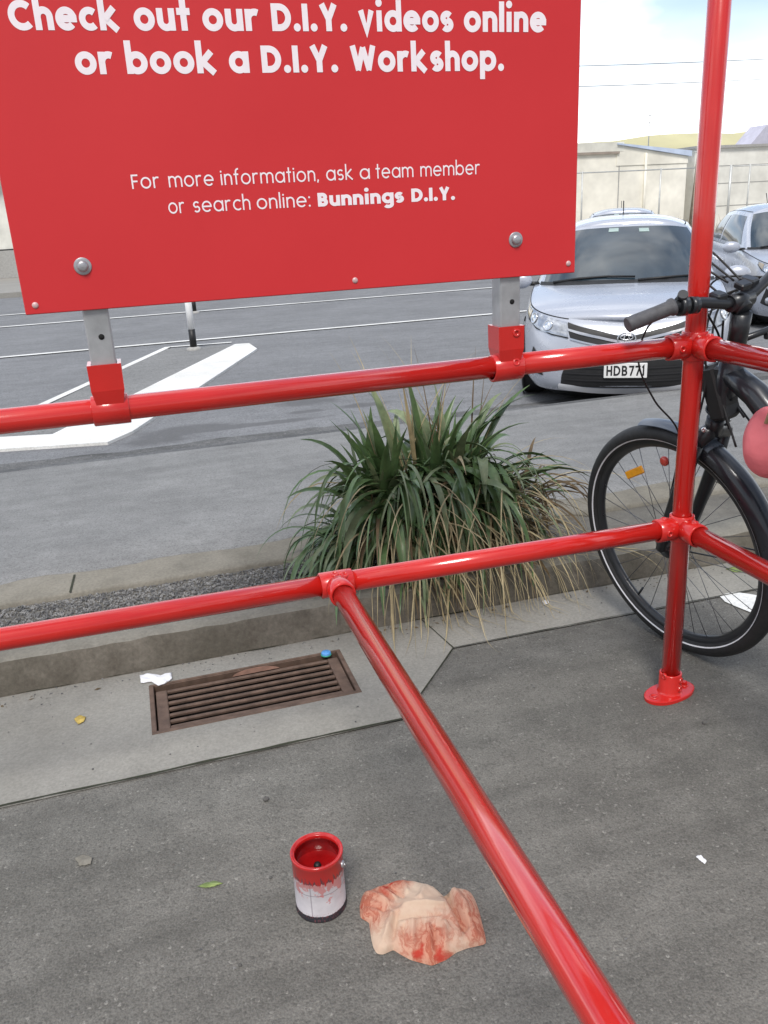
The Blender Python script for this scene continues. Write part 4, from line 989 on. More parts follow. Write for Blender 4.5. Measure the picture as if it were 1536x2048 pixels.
    for s_ in (-1, 1):
        f = lambda L_: [(s_*a, b_) for a, b_ in L_]
        hl = spatch('headlight', f([(2.36, .755), (3.2, .775), (4.3, .80), (5.3, .86), (5.9, .93)]), f([(2.58, .955), (3.3, .965), (4.3, .975), (5.3, .985), (6.15, .985)]), M['lamp_glass'], 28, 8, .005)
        ed = MB(); ed.tube([S(s_*a, b_, .008) for a, b_ in ((2.36, .755), (3.2, .775), (4.3, .80), (5.3, .86), (5.9, .93))], .005, 6); ed.build('lens_edge', M['car_black'], hl)
        for a, b_, r in ((3.55, .875, .040), (4.75, .905, .042)):
            c = S(s_*a, b_, .006); n = (S(s_*a, b_, .02)-S(s_*a, b_, 0)).normalized()
            l_ = MB(); l_.lathe([(r, 0), (r*.98, .006), (r*.86, .008), (r*.80, .003), (r*.5, .006), (.0005, .010)], 22, c, n); l_.build('lamp_bowl', M['chrome'], hl)
        l_ = spatch('indicator', f([(5.2, .875), (5.6, .905), (5.85, .935)]), f([(5.25, .965), (5.65, .97), (5.95, .972)]), M['car_orange'], 8, 4, .009, hl)
        spatch('fog_recess', f([(3.7, .20), (4.4, .22), (5.0, .26)]), f([(3.95, .40), (4.2, .50), (4.5, .56)]), M['car_black'], 10, 6, .005)
        fl = MB(); c = S(s_*4.25, .32, .008); n = (S(s_*4.25, .32, .02)-S(s_*4.25, .32, 0)).normalized(); fl.lathe([(.038, 0), (.036, .006), (.0005, .009)], 20, c, n); fl.build('fog_lamp', M['lamp_glass'], root)
    spatch('lower_grille', [(-2.75, .115), (-1.4, .085), (0, .08), (1.4, .085), (2.75, .115)], [(-2.3, .47), (-1.3, .49), (0, .49), (1.3, .49), (2.3, .47)], M['car_black'], 40, 8, .005)
    for tt in (.18, .27, .36): spatch('grille_slat', [(-2.5, tt), (0, tt-.01), (2.5, tt)], [(-2.5, tt+.022), (0, tt+.012), (2.5, tt+.022)], M['ink'], 30, 2, .016)
    spatch('bumper_lip', [(-3.0, .055), (-1.4, .010), (0, .0), (1.4, .010), (3.0, .055)], [(-2.8, .125), (-1.4, .095), (0, .09), (1.4, .095), (2.8, .125)], M['car_lip'], 40, 3, .020)
    sk = MB(); sk.grid([[S(q, 0, 0)+V((0, .0, .01)) for q in [i*.25-15 for i in range(121)]], [V((S(q, 0).x*.86, .30+S(q, 0).y*.88, .05)) for q in [i*.25-15 for i in range(121)]]]); sk.build('underside_shade_skirt', M['car_black'], root)  # black skirt carried low to stand in for shade under the car
    und = MB(); und.box((-.62*CS, .45*CS, .09), (.62*CS, 4.0*CS, .16)); und.build('underbody', M['car_black'], root)
    # emblem: three chrome ellipses
    em = MB(); c = S(0, .755, .024)
    def ell(cx, cz, rx, rz, w_):
        em.tube([c+V((cx+rx*math.cos(2*PI*i/28), 0, cz+rz*math.sin(2*PI*i/28))) for i in range(29)], w_, 8, cap=False)
    ell(0, 0, .062, .043, .0062); ell(0, .010, .044, .016, .005); ell(0, -.004, .017, .036, .005); em.build('emblem', M['chrome'], root)
    # number plate
    if plate_text:
        pw, ph = .335*CS, .120*CS; pc = S(0, .335, .018); pc.x -= .012; y = min(S(0, .25).y, pc.y)-.012
        pb = MB(); pb.box((-pw/2, y-.004, pc.z-ph/2), (pw/2, y+.006, pc.z+ph/2), .003); po = pb.build('number_plate', M['plate'], root)
        tx = MB(); text_run(tx, plate_text, .24, ph*.53, -pw*.44, pw*.44, lambda a, b_, l: V((a, y-.0052-l, pc.z-ph*.34+b_)), .22, .4); tx.build('plate_lettering', M['ink'], po)
    # mirrors, aerial, wheels
    for s_ in (-1, 1):
        mr = MB(); c = V((s_*.965, 1.36, .975))*CS; rows = []
        for i in range(13):
            ph = PI*i/12; rows.append([c+V((.115*CS*math.cos(ph)*1.0, .05*CS*math.sin(ph)*math.sin(2*PI*j/16)-.02, .075*CS*math.sin(ph)*math.cos(2*PI*j/16))) for j in range(17)])
        mr.grid(rows); mo = mr.build('mirror', M['car_silver'], root)
        ar = MB(); ar.tube([V((s_*.79, 1.36, .94))*CS, V((s_*.90, 1.36, .945))*CS], .018, 8); ar.build('mirror_arm', M['car_black'], mo)
        for y in (.93, 3.53):
            R_ = .315*CS; wh = MB(); c = V((s_*.79*CS, y*CS, R_)); wh.lathe([(.20*CS, -.10*CS), (R_-.02, -.10*CS), (R_, -.08*CS), (R_, .08*CS), (R_-.02, .10*CS), (.20*CS, .095*CS)], 36, c, (s_, 0, 0)); wo_ = wh.build('wheel', M['rubber'], root)
            rm = MB(); rm.lathe([(.21*CS, .09*CS), (.19*CS, .07*CS), (.06*CS, .085*CS), (.0005, .088*CS)], 30, c, (s_, 0, 0)); rm.build('rim', M['chrome'], wo_)
            aw = MB(); cc = V((s_*.880*CS, y*CS, R_)); aw.lathe([(R_+.045, .004), (R_+.005, .010)], 40, V((s_*.876*CS, y*CS, R_+.01)), (s_, 0, 0)); aw.build('wheel_arch', M['car_black'], root)
    an = MB(); an.tube([V((0, 3.45, 1.43))*CS, V((0, 3.62, 1.64))*CS], .0055, 8); an.tube([V((0, 3.44, 1.40))*CS, V((0, 3.45, 1.435))*CS], .016, 10); an.build('aerial', M['car_black'], root)
    return root
CYAW = rad(30.74)
def car_rot(yaw): return Matrix(((math.cos(yaw), math.sin(yaw), 0), (-math.sin(yaw), math.cos(yaw), 0), (0, 0, 1)))
CG = 'silver hatchbacks parked at an angle'
car = thing('parked_car', 'silver white hatchback facing the railing with its number plate showing', 'car', (3.373, 5.322, ROADZ), car_rot(CYAW))
make_car(car, 'HDB771')
car['group'] = CG
def place_car(x, y, yaw, label):
    c = copy_tree(car); mm = car_rot(yaw).to_4x4(); mm.translation = V((x, y, ROADZ)); c.matrix_world = mm; c['label'] = label; c['group'] = CG
    return c
pc = at_z(1508, 497, ROADZ+.955*CS); off = car_rot(CYAW-.09) @ (V((-.72, 1.15, 0))*CS)
c2 = place_car(pc.x-off.x, pc.y-off.y, CYAW-.09, 'pale silver hatchback at the right picture edge behind the bicycle handlebar')
w = car_rot(CYAW) @ V((.12, 8.6, 0))
c3 = place_car(3.373+w.x, 5.322+w.y, CYAW, 'silver hatchback hidden but for its roof behind the nearer one')

# ------------------------------------------------------------------ paint tin
TB = at_z(643, 1806, 0); TR, THt = .0540, .136
tin = thing('paint_tin', 'open paint tin with red paint dripping down its white label', 'paint tin', TB)
b = MB(); b.lathe([(0.0005, .002), (TR-.004, .002), (TR-.003, 0), (TR-.0005, 0), (TR, .002), (TR, .004), (TR-.0015, .006), (TR-.0015, THt-.006), (TR, THt-.004), (TR+.0003, THt-.002), (TR-.0005, THt)], 56)
k = NT('tin_outside'); v = k.co(); sp = k.n('ShaderNodeSeparateXYZ'); k.l(v, sp.inputs[0]); z = sp.outputs[2]
ang = k.n('ShaderNodeMath', operation='ARCTAN2'); k.l(sp.outputs[1], ang.inputs[0]); k.l(sp.outputs[0], ang.inputs[1])
cx = k.n('ShaderNodeCombineXYZ'); k.l(k.math('MULTIPLY', ang.outputs[0], 3.2), cx.inputs[0]); k.l(k.math('MULTIPLY', z, 8.0), cx.inputs[1])
dn = k.noise(cx.outputs[0], 2.4, 5, .65); sm = k.noise(v, 60, 5, .65)
lab = k.ramp(k.noise(v, 35, 4), [(.3, (.47, .445, .47)), (.7, (.58, .55, .575))])
lin = k.math('LESS_THAN', k.math('ABSOLUTE', k.math('SUBTRACT', z, .068)), .0011); col = k.mix(k.math('MULTIPLY', lin, .6), lab, (.16, .13, .16))
vl = k.math('LESS_THAN', k.math('ABSOLUTE', k.math('ADD', ang.outputs[0], 2.12)), .025); col = k.mix(k.math('MULTIPLY', vl, .55), col, (.18, .15, .18))
low = k.math('LESS_THAN', z, k.math('ADD', .0145, k.math('MULTIPLY', k.math('SUBTRACT', dn, .5), .006))); col = k.mix(low, col, (.02, .02, .026))
marks = k.math('MULTIPLY', k.math('GREATER_THAN', k.noise(cx.outputs[0], 14, 2), .60), k.math('LESS_THAN', z, .020)); col = k.mix(k.math('MULTIPLY', marks, .7), col, (.22, .06, .07))
smear = k.math('MULTIPLY', k.math('GREATER_THAN', k.math('ADD', sm, k.math('MULTIPLY', z, 4.6)), .85), .7); col = k.mix(smear, col, (.50, .12, .11))
dband = k.math('GREATER_THAN', z, k.math('ADD', .082, k.math('MULTIPLY', dn, .026))); col = k.mix(k.math('MULTIPLY', dband, .9), col, (.10, .02, .03))
top = k.math('GREATER_THAN', z, k.math('ADD', .050, k.math('MULTIPLY', dn, .100))); col = k.mix(top, col, (.48, .022, .02))
b.build('tin_body', k.fin(col, .38, 0, .5, .2), tin)
b = MB(); b.lathe([(TR-.0005, THt-.001), (TR+.0008, THt+.0005), (TR-.0002, THt+.0025), (TR-.0035, THt+.0022), (TR-.0045, THt-.0015), (TR-.006, THt-.001), (TR-.0070, THt+.0008), (TR-.0080, THt-.001), (TR-.0083, THt-.006)], 56); b.build('rim', M['wet_red'], tin)
b = MB(); b.lathe([(TR-.0084, THt-.006), (TR-.0080, THt-.011), (TR-.0032, THt-.013), (TR-.0030, .090)], 56); b.build('inner_wall', M['shaded_red'], tin)
b = MB(); b.lathe([(TR-.0022, .0930), (.036, .0915), (.015, .091), (.0005, .091)], 40); b.build('paint', M['shaded_red'], tin)
b = MB(); b.lathe([(.0070, .090), (.0080, .0950), (.0065, .0990), (.003, .1010), (.0005, .1012)], 18, (.0, .006, 0)); b.build('dark_lump', M['car_black'], tin)  # small dark lump standing in the paint
for s_ in (-1, 1):
    a = rad(-28)+(PI if s_ < 0 else 0); d = V((math.cos(a), math.sin(a), 0)); b = MB(); b.lathe([(.0075, -.001), (.0075, .002), (.004, .004), (.0005, .004)], 14, d*(TR-.001)+V((0, 0, .110)), d); b.build('handle_ear', M['bolt'], tin)
a = rad(-28); d = V((math.cos(a), math.sin(a), 0)); e_ = V((-d.y, d.x, 0)); pts = []
for i in range(21):
    t_ = PI*i/20; pts.append(d*math.cos(t_)*(TR+.003)+e_*math.sin(t_)*(TR+.004)+V((0, 0, .110-.078*math.sin(t_))))
b = MB(); b.tube(pts, .0014, 8); b.build('wire_handle', M['bolt'], tin)

# ------------------------------------------------------------------ rag
RC = V((.392, 1.27, 0))
outl = [(.295, 1.377), (.336, 1.382), (.372, 1.385), (.406, 1.371), (.443, 1.34), (.458, 1.297), (.466, 1.305), (.485, 1.316), (.499, 1.314), (.514, 1.298), (.513, 1.275), (.510, 1.254), (.497, 1.191), (.491, 1.172), (.453, 1.175), (.429, 1.173), (.402, 1.163), (.373, 1.160), (.339, 1.186), (.325, 1.204), (.313, 1.222), (.297, 1.213), (.281, 1.222), (.279, 1.240), (.281, 1.261), (.288, 1.301), (.274, 1.317), (.281, 1.349)]
NA, NRr = 240, 34; rows = []; ol = [V((x, y, 0))-RC for x, y in outl]
def bound(th):
    best = .1; dd = V((math.cos(th), math.sin(th)))
    for i in range(len(ol)):
        p, q = ol[i].xy, ol[(i+1) % len(ol)].xy; e1 = q-p; den = dd.x*e1.y-dd.y*e1.x
        if abs(den) < 1e-9: continue
        t_ = (p.x*e1.y-p.y*e1.x)/den; u = (p.x*dd.y-p.y*dd.x)/den
        if -1e-6 <= u <= 1+1e-6 and t_ > 0: best = t_
    return best
bnd = [bound(2*PI*i/NA) for i in range(NA)]
for _ in range(2): bnd = [(bnd[i-1]+2*bnd[i]+bnd[(i+1) % NA])/4 for i in range(NA)]
def crease(p, a, b, w_):
    a, b = V(a)-RC.xy, V(b)-RC.xy; t_ = max(0, min(1, (p-a).dot(b-a)/(b-a).length_squared)); return math.exp(-((p-(a+(b-a)*t_)).length/w_)**2)
RIDGES = [((.300, 1.370), (.330, 1.320), .010, .007), ((.285, 1.340), (.320, 1.300), -.007, .006), ((.330, 1.375), (.350, 1.325), .008, .006), ((.350, 1.370), (.368, 1.320), -.006, .005), ((.385, 1.375), (.380, 1.330), .007, .007),
  ((.430, 1.345), (.400, 1.300), .006, .008), ((.300, 1.235), (.330, 1.275), .009, .007), ((.345, 1.195), (.365, 1.245), .009, .008), ((.330, 1.205), (.345, 1.245), -.006, .005), ((.375, 1.170), (.392, 1.230), .008, .006), ((.385, 1.172), (.402, 1.225), -.006, .004),
  ((.405, 1.168), (.425, 1.225), .009, .007), ((.475, 1.305), (.480, 1.230), .010, .010), ((.500, 1.300), (.497, 1.230), .006, .008), ((.478, 1.180), (.470, 1.240), .007, .006), ((.360, 1.285), (.440, 1.268), .006, .006), ((.345, 1.262), (.420, 1.250), -.005, .005)]
for j in range(NRr+1):
    t_ = j/NRr; row = []
    for i in range(NA):
        th = 2*PI*i/NA; r = bnd[i]*t_; p = V((r*math.cos(th), r*math.sin(th)))
        h = .022*(1-t_**9)**.6
        f1 = mnoise.noise(V((p.x*17, p.y*17, 3.1))); f2 = 1-abs(mnoise.noise(V((p.x*30+2, p.y*26, 7.7))))*2; f3 = mnoise.noise(V((p.x*80, p.y*80, 1.2)))
        ef = min(1, (1-t_)*3.2)
        z = h+ef*(.006*f1+.0012*f3)
        z -= ef*.034*crease(p, (.458, 1.300), (.461, 1.210), .006)+ef*.010*crease(p, (.463, 1.215), (.445, 1.178), .006)+ef*.009*crease(p, (.315, 1.225), (.340, 1.275), .006)
        z += ef*(.021*math.exp(-((p-(V((.487, 1.245))-RC.xy)).length/.032)**2)+.014*math.exp(-((p-(V((.375, 1.275))-RC.xy)).length/.05)**2))
        for a_, b_, hh, ww in RIDGES: z += ef*hh*1.15*crease(p, a_, b_, ww*.8)
        z += ef*.006*crease(p, (.33, 1.28), (.455, 1.277), .010)+ef*.005*crease(p, (.30, 1.36), (.315, 1.25), .008)
        row.append(V((p.x, p.y, max(.0035, z) if t_ < 1 else .0015)))
    rows.append(row)
rg_ = MB(); rg_.grid(rows, closed=True)
k = NT('stained_cotton'); v = k.co(); n1 = k.noise(v, 11, 6, .62); n2 = k.noise(v, 42, 6, .7)
wn_ = k.n('ShaderNodeTexNoise'); wn_.inputs['Scale'].default_value = 30; wn_.inputs['Detail'].default_value = 5; k.l(v, wn_.inputs['Vector'])
wm_ = k.n('ShaderNodeVectorMath', operation='MULTIPLY_ADD'); k.l(wn_.outputs['Color'], wm_.inputs[0]); wm_.inputs[1].default_value = (.06, .06, 0); wm_.inputs[2].default_value = (-.03, -.03, 0)
wa_ = k.n('ShaderNodeVectorMath', operation='ADD'); k.l(v, wa_.inputs[0]); k.l(wm_.outputs[0], wa_.inputs[1]); wv = wa_.outputs[0]
def spot(c, r):
    d = k.n('ShaderNodeVectorMath', operation='DISTANCE'); k.l(wv, d.inputs[0]); d.inputs[1].default_value = (c[0]-RC.x, c[1]-RC.y, .015); return k.math('SUBTRACT', 1.0, k.math('DIVIDE', d.outputs['Value'], r))
msk = None
for c, r, a in (((.285, 1.345), .060, .8), ((.345, 1.355), .050, .7), ((.500, 1.245), .085, .85), ((.355, 1.195), .070, .75), ((.395, 1.172), .055, .8), ((.405, 1.22), .055, .6), ((.49, 1.19), .06, .7), ((.31, 1.30), .055, .6), ((.375, 1.375), .04, .6)):
    q = k.math('MULTIPLY', k.math('MAXIMUM', spot(c, r), 0.0), a); msk = q if msk is None else k.math('ADD', msk, q)
mpv = k.n('ShaderNodeMapping'); mpv.inputs['Scale'].default_value = (2.6, .8, 1); mpv.inputs['Rotation'].default_value = (0, 0, .5); k.l(wv, mpv.inputs['Vector'])
vein = k.math('SUBTRACT', 1.0, k.math('MULTIPLY', k.math('ABSOLUTE', k.math('SUBTRACT', k.noise(mpv.outputs[0], 24, 4, .6), .5)), 9.0))
vein = k.math('MAXIMUM', vein, 0.0)
cot = k.ramp(n1, [(.3, (.64, .46, .34)), (.55, (.71, .54, .41)), (.8, (.74, .61, .47))])
soft = k.math('MULTIPLY', msk, k.math('ADD', .5, n2))
col = k.mix(k.ramp(soft, [(.08, (0, 0, 0)), (.55, (.5, .5, .5)), (.95, (.7, .7, .7))]), cot, (.60, .20, .12))
col = k.mix(k.ramp(k.math('MULTIPLY', vein, k.math('ADD', .12, msk)), [(.08, (0, 0, 0)), (.7, (.72, .72, .72))]), col, (.44, .095, .052))
solid = None
for c, r in (((.345, 1.348), .022), ((.366, 1.378), .016), ((.398, 1.166), .022), ((.352, 1.188), .020), ((.275, 1.335), .014)):
    q = k.math('MAXIMUM', spot(c, r), 0.0); solid = q if solid is None else k.math('ADD', solid, q)
col = k.mix(k.ramp(k.math('MULTIPLY', solid, n2), [(.10, (0, 0, 0)), (.30, (.9, .9, .9))]), col, (.50, .045, .03))
wv1 = k.n('ShaderNodeTexWave'); wv1.inputs['Scale'].default_value = 260; wv1.inputs['Distortion'].default_value = 3; k.l(v, wv1.inputs['Vector'])
k.bump(k.math('ADD', k.noise(v, 350, 2), k.math('ADD', k.math('MULTIPLY', wv1.outputs['Fac'], .5), k.math('MULTIPLY', k.noise(v, 70, 4, .6), 2.2))), .0012, .8)
rag = tag(rg_.build('rag', k.fin(col, .9, 0, .15)), 'crumpled cream cotton rag smeared with red paint beside the tin', 'rag'); rag.location = RC

# ------------------------------------------------------------------ litter and leaves
def flake(name, mat, px, label, cat, z=.006, seed=1, lift=.004, group=None):
    c = [at_z(x, y, z) for x, y in px]; ctr = sum(c, V())/len(c); n = len(c); b = MB(); ring = []
    for i in range(n):
        for s_ in range(5):
            p = c[i].lerp(c[(i+1) % n], s_/5)-ctr; ring.append(p+V((wob(i*5+s_, .9, seed), wob(i*5+s_, .8, seed+2), 0))*.0025)
    rows = []
    for t_ in (0, .3, .6, .85, 1): rows.append([V((p.x*t_, p.y*t_, max(0, lift*(1+1.6*mnoise.noise(V((p.x*t_*50, p.y*t_*50, seed)))))*(1.2-t_*.6))) for p in ring])
    rows.append([V((p.x*.98, p.y*.98, .0006)) for p in ring])
    b.grid(rows, closed=True); o = b.build(name, mat); o.location = (ctr.x, ctr.y, z-.0005); return tag(o, label, cat, group)
flake('paper_scrap', M['paper'], ((280, 1352), (300, 1348), (322, 1351), (343, 1346), (345, 1358), (330, 1368), (316, 1372), (304, 1364), (282, 1366)), 'torn white paper scrap at the left back corner of the grate', 'litter', .006, 1, .006)
flake('fallen_leaf', M['yleaf'], ((148, 1438), (158, 1430), (172, 1434), (168, 1443), (156, 1449)), 'small yellow leaf lying on the concrete channel left of the grate', 'leaf', .006, 3, .002)
flake('fallen_leaf', M['gleaf'], ((393, 1773), (412, 1766), (430, 1762), (446, 1767), (432, 1772), (412, 1776)), 'narrow green leaf lying on the asphalt left of the paint tin', 'leaf', .003, 5, .003)
flake('fallen_leaf', M['gleaf'], ((1452, 1138), (1470, 1133), (1500, 1134), (1530, 1139), (1500, 1145), (1466, 1144)), 'yellow green leaf lying behind the bicycle wheel under the side rail', 'leaf', .005, 6, .004)
flake('paper_scrap', M['paper'], ((1392, 1712), (1402, 1710), (1412, 1720), (1410, 1728), (1400, 1722)), 'tiny white paper flake on the asphalt right of the long rail', 'litter', .003, 8, .002)
flake('paper_scrap', M['paper'], ((1084, 1202), (1096, 1199), (1098, 1207), (1088, 1210)), 'tiny white scrap at the kerb foot under the dry straw', 'litter', .006, 9, .003)
flake('chewing_gum', M['edging'], ((150, 1716), (166, 1708), (186, 1714), (182, 1728), (160, 1732)), 'flattened pale gum blob on the asphalt at lower left', 'gum', .003, 10, .002)
for x, y, r, lb in ((532, 1601, .008, 'dark round pebble on the asphalt between channel and tin'), (1409, 1447, .007, 'dark pebble on the asphalt right of the post base'), (541, 1757, .004, 'tiny pale pebble just left of the paint tin'), (480, 1932, .004, 'tiny pebble on the asphalt below the paint tin')):
    b = MB(); rows = []
    for i in range(8):
        ph = PI*i/7; rows.append([V((r*math.sin(ph)*math.cos(2*PI*j/12), r*.8*math.sin(ph)*math.sin(2*PI*j/12), r*.7*math.cos(ph)+r*.6))*(1+.2*wob(j+i*3, .7, x)) for j in range(12)])
    b.grid(rows, closed=True); o = tag(b.build('pebble', M['pebble']), lb, 'pebble'); o.location = at_z(x, y, .001)
bc = at_z(652, 1305, .012); cap_ = thing('bottle_cap', 'blue and green plastic bottle cap at the right back corner of the grate', 'bottle cap', (bc.x, bc.y, .004))
b = MB(); b.lathe([(.0155, 0), (.0155, .009), (.014, .0105), (.0005, .0105)], 26); b.build('cap_top', M['blue_cap'], cap_)
b = MB(); b.lathe([(.0175, 0), (.0175, .003), (.0157, .0035)], 26); b.build('cap_ring', M['green_cap'], cap_)

gt_ = MB(); rt = random.Random(17)
for i in range(620):
    q = rt.random()
    if q < .45: x, y, z = rt.uniform(-1.2, 2.6), 2.53-abs(rt.gauss(0, .035)), .003
    elif q < .70: x, y, z = rt.uniform(-1.2, 2.6), rt.uniform(1.97, 2.52), .003
    else: x, y, z = rt.uniform(-.8, 1.8), rt.uniform(.75, 2.25), 0
    if GX0-.01 < x < GX1+.01 and GY0-.01 < y < GY1+.02: continue
    r = rt.uniform(.0012, .0042); th = rt.random()*6.28; c = V((x, y, z+r*.3)); ps = []
    for k_ in range(3): ps.append(c+V((math.cos(th+k_*2.09)*r*rt.uniform(.7, 1.5), math.sin(th+k_*2.09)*r*rt.uniform(.7, 1.3), -r*.25)))
    for k_ in range(3): ps.append(c+V((math.cos(th+.6+k_*2.09)*r*rt.uniform(.4, .8), math.sin(th+.6+k_*2.09)*r*rt.uniform(.4, .8), r*rt.uniform(.3, .7))))
    gt_.add(ps, [(0,1,3),(1,4,3),(1,2,4),(2,5,4),(2,0,5),(0,3,5),(3,4,5)])
tag(gt_.build('loose_grit', M['gravel']), kind='stuff')
cb_ = MB()
for i in range(110):
    x = rt.choice([-.9, -.55, .62, 1.0, 1.7])+rt.gauss(0, .16); y = 2.515-abs(rt.gauss(0, .03)) if i < 70 else rt.uniform(2.6, 3.03); z = .004 if y < 2.53 else (.114 if y < 2.72 else .088)
    if GX0 < x < GX1 and y < GY1: continue
    a_ = rt.random()*6.28; L = rt.uniform(.003, .012); w_ = L*rt.uniform(.15, .5); d = V((math.cos(a_), math.sin(a_), 0)); e_ = V((-d.y, d.x, 0)); c = V((x, y, z))
    cb_.add([c-d*L, c+e_*w_+V((0, 0, .0015)), c+d*L+V((0, 0, .001)), c-e_*w_+V((0, 0, .0005))], [(0, 3, 2, 1)])
tag(cb_.build('leaf_crumbs', M['brownleaf']), kind='stuff')

# ------------------------------------------------------------------ markers on the road
def marker(px, z, label, h=1.0):
    p = at_z(px[0], px[1], z); t_ = thing('marker_post', label, 'marker post', p, group='black and white marker posts')
    b = MB(); b.lathe([(.09, 0), (.088, .02), (.05, .035), (.0005, .035)], 20); b.build('base', M['plinth'], t_)
    for z0, z1, mm_ in ((.03, .25, 'car_black'), (.25, h-.22, 'mark_white'), (h-.22, h, 'car_black')):
        b = MB(); b.lathe([(.0005, z0), (.042, z0+.0005), (.042, z1-.001), (.0005, z1)], 18); b.build('band', M[mm_], t_)
marker((388, 699), ROADZ+.010, 'white marker post with black bands standing on the traffic island')
marker((389, 626), ROADZ, 'black footed marker post behind the other across the road', .9)

# ------------------------------------------------------------------ buildings, fence, far things
GZ = .05
wh = thing('warehouse', 'long low cream warehouse across the road with brown eave', 'building', (12, 30, GZ))
def fx(b): return b
def wb_(name, mb, mat): 
    mb.v = [tuple(V(p)-V((12, 30, GZ))) for p in mb.v]; return mb.build(name, mat, wh)
b = MB(); b.box((3, 30.0, GZ), (21.3, 40, 3.02)); wb_('wall', b, M['cream'])
b = MB(); b.box((3, 29.9, 3.02), (18.3, 30.4, 3.09)); wb_('eave', b, M['eave'])
b = MB(); b.box((3, 29.96, 3.10), (18.5, 40, 3.42)); wb_('parapet', b, M['white_wall'])
A_, B_ = at_y(1236, 286, 29.9), at_y(1384, 301, 29.9); az_, bz_ = A_.z, B_.z
b = MB(); pr = [(A_.x, az_), (B_.x, bz_), (B_.x, bz_-.20), (A_.x, az_-.05)]
b.add([(x, 29.88, z) for x, z in pr]+[(x, 36, z) for x, z in pr], [(0, 3, 2, 1), (4, 5, 6, 7), (0, 1, 5, 4), (1, 2, 6, 5), (2, 3, 7, 6), (3, 0, 4, 7)]); wb_('roof', fx(b), M['roof_blue'])
b = MB(); pr = [(A_.x+.02, az_-.06), (B_.x-.1, bz_-.205), (B_.x-.1, 2.6), (A_.x+.02, 2.6)]
b.add([(x, 29.97, z) for x, z in pr]+[(x, 35.9, z) for x, z in pr], [(0, 3, 2, 1), (4, 5, 6, 7), (0, 1, 5, 4), (1, 2, 6, 5), (3, 0, 4, 7)]); wb_('gable_wall', fx(b), M['cream'])
b = MB(); b.tube([(19.45, 29.93, GZ), (19.45, 29.93, 3.0)], .05, 10); wb_('downpipe', b, M['cream'])
for x in (6, 9, 12, 15, 18.35): b = MB(); b.box((x-.02, 29.985, GZ), (x+.02, 30.01, 3.0)); wb_('wall_joint', b, M['plinth'])
b = MB(); b.box((3, 29.97, GZ), (21.2, 30.02, .38)); wb_('plinth', b, M['plinth'])
b = MB(); p = at_y(1297, 286, 33); b.tube([(p.x, 33, 3.2), (p.x, 33, 4.7)], .02, 6); b.tube([(p.x-.5, 33, 4.55), (p.x+.25, 33, 4.6)], .015, 6); b.tube([(p.x-.3, 33, 4.3), (p.x+.2, 33, 4.33)], .015, 6); wb_('roof_aerial', b, M['galv'])
gb_ = thing('grey_building', 'grey block wall building right of the red post across the road', 'building', (22, 30.5, GZ))
b = MB(); b.box((0, 0, 0), (22, 9, 3.06)); b.build('wall', M['grey_wall'], gb_)
b = MB(); b.box((-.1, -.12, 3.06), (22.1, 9.1, 3.16)); b.build('coping', M['plinth'], gb_)
for z in (.9, 1.75, 2.4): b = MB(); b.box((.01, -.012, z), (22, 0.01, z+.025)); b.build('course_line', M['plinth'], gb_)
lw = thing('white_building', 'white walled building with grey base beyond the road at far left', 'building', (-14, 30, GZ))
b = MB(); b.box((0, 0, .85), (13, 8, 2.9)); b.build('wall', M['white_wall'], lw); b = MB(); b.box((-.1, -.25, 0), (13.1, 8.1, .82)); b.build('plinth', M['plinth'], lw); b = MB(); b.box((-.05, -.10, .82), (13.05, 0, .86)); b.build('base_line', M['ink'], lw)
b = MB(); b.box((-.3, -.4, 2.9), (13.3, 8.3, 3.1)); b.build('roof', M['roof_grey'], lw)
# house with gable behind
ap = at_y(1526, 250, 48); hs = thing('gable_house', 'distant house with mauve grey gable roof above the grey wall', 'house', (ap.x, 48, GZ))
hz = ap.z-GZ; b = MB(); b.box((-1.2, 0, 0), (9, 1.0, hz-1.5)); b.build('wall', M['house'], hs)
b = MB(); b.add([(-1.55, -.4, hz-1.55), (1.55, -.4, hz-1.55), (0, -.4, hz), (-1.55, 1.2, hz-1.55), (1.55, 1.2, hz-1.55), (0, 1.2, hz)], [(0, 1, 2), (0, 2, 5, 3), (1, 4, 5, 2), (3, 5, 4)]); 0 and b.add([(0, .6, hz-.02), (9.4, .6, hz-.02), (9.4, -1, hz-1.9), (2.2, -1, hz-1.9), (9.4, 4, hz-1.9), (0, 4, hz-1.9)], [(0, 3, 2, 1), (0, 1, 4, 5)]); fix_normals(b.build('roof', M['roof_grey'], hs))
# hills
hl = MB(); rows = []
for i in range(60):
    x = -40+240*i/59; hgt = 13.2+min(2.2, max(0, (x-60)*.035))+1.2*wob(x, .03, 61)+.6*wob(x, .11, 62); rows.append([V((x, 170, -.5)), V((x, 178, hgt*.6)), V((x, 190, hgt)), V((x, 230, hgt*1.02))])
hl.grid(rows); struct('hills', hl, M['hill'])
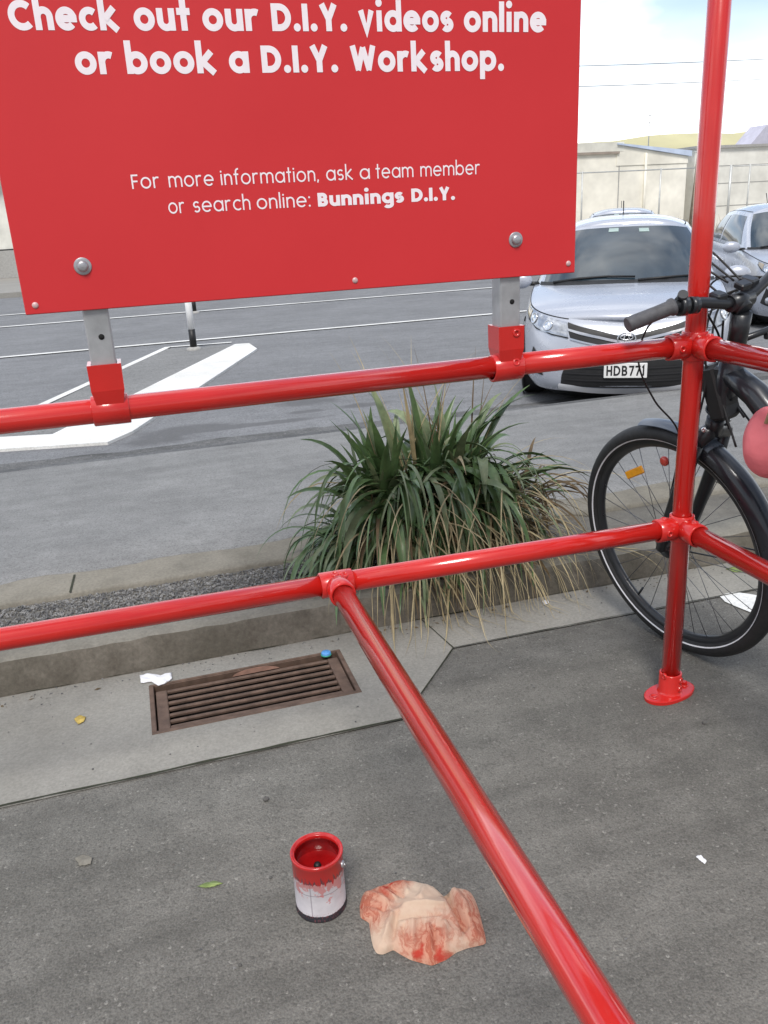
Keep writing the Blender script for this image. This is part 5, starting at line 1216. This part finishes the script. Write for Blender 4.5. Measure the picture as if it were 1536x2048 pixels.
# chain link fence: posts, rails, mesh
fn = thing('steel_fence', 'grey steel fence of slim posts and rails before the far walls', 'fence', (12, 28.4, GZ))
for px in (1165, 1322, 1462, 1500):
    p = at_y(px, 340, 28.4); b = MB(); b.tube([(p.x-12, 0, 0), (p.x-12, 0, 2.35)], .045 if px in (1462,) else .03, 10); b.build('fence_post', M['fence_steel'], fn)
for x in (-7, -3, .5, 14.5, 18): b = MB(); b.tube([(x, 0, 0), (x, 0, 2.35)], .03, 8); b.build('fence_post', M['fence_steel'], fn)
for x0_, x1_ in ((-8, 8.6), (10.2, 20)):
    for z in (.06, 2.3): b = MB(); b.tube([(x0_, 0, z), (x1_, 0, z)], .02, 8); b.build('fence_rail', M['fence_steel'], fn)
# weathered pole and dry weeds by the gap
p = at_y(1386, 470, 27.2); pole = thing('timber_post', 'weathered brown timber post just left of the red pipe across the road', 'post', (p.x, 27.2, GZ))
b = MB(); b.tube([(-.05, 0, 0), (.02, 0, 1.6), (.05, 0, 2.75)], [.16, .13, .10], 12); b.build('shaft', M['wood'], pole)
b = MB(); b.box((-.12, -.12, 2.75), (.22, .12, 2.80), .01); b.build('cap', M['fence_steel'], pole)
wd_ = MB(); rw_ = random.Random(9)
for i in range(160):
    x = rw_.uniform(-2.0, 5.5); L = rw_.uniform(.2, .7); y = rw_.uniform(-.3, .3); dx = rw_.uniform(-.25, .25); wd_.tube([(x, y, 0), (x+dx*.4, y, L*.6), (x+dx, y, L)], [.012, .009, .002], 4)
o = tag(wd_.build('dry_grass', M['straw']), kind='stuff'); o.location = (p.x, 27.6, GZ)
for i, (a, b_) in enumerate((((1160, 132), (1536, 118)), ((1160, 173), (1536, 158)))):
    A_, B_ = at_y(*a, 28), at_y(*b_, 28); d = (B_-A_)/(B_.x-A_.x); pts = []
    for j in range(41):
        x = -20+100*j/40; q = A_+d*(x-A_.x); sag = .0012*((x-19)**2-14); pts.append(V((x, 28, q.z+sag)))
    cb = MB(); cb.tube(pts, .011, 6)
    tag(cb.build('power_line', M['wire']), ('upper' if i == 0 else 'lower')+' thin overhead cable crossing the white sky', 'cable', 'overhead cables')
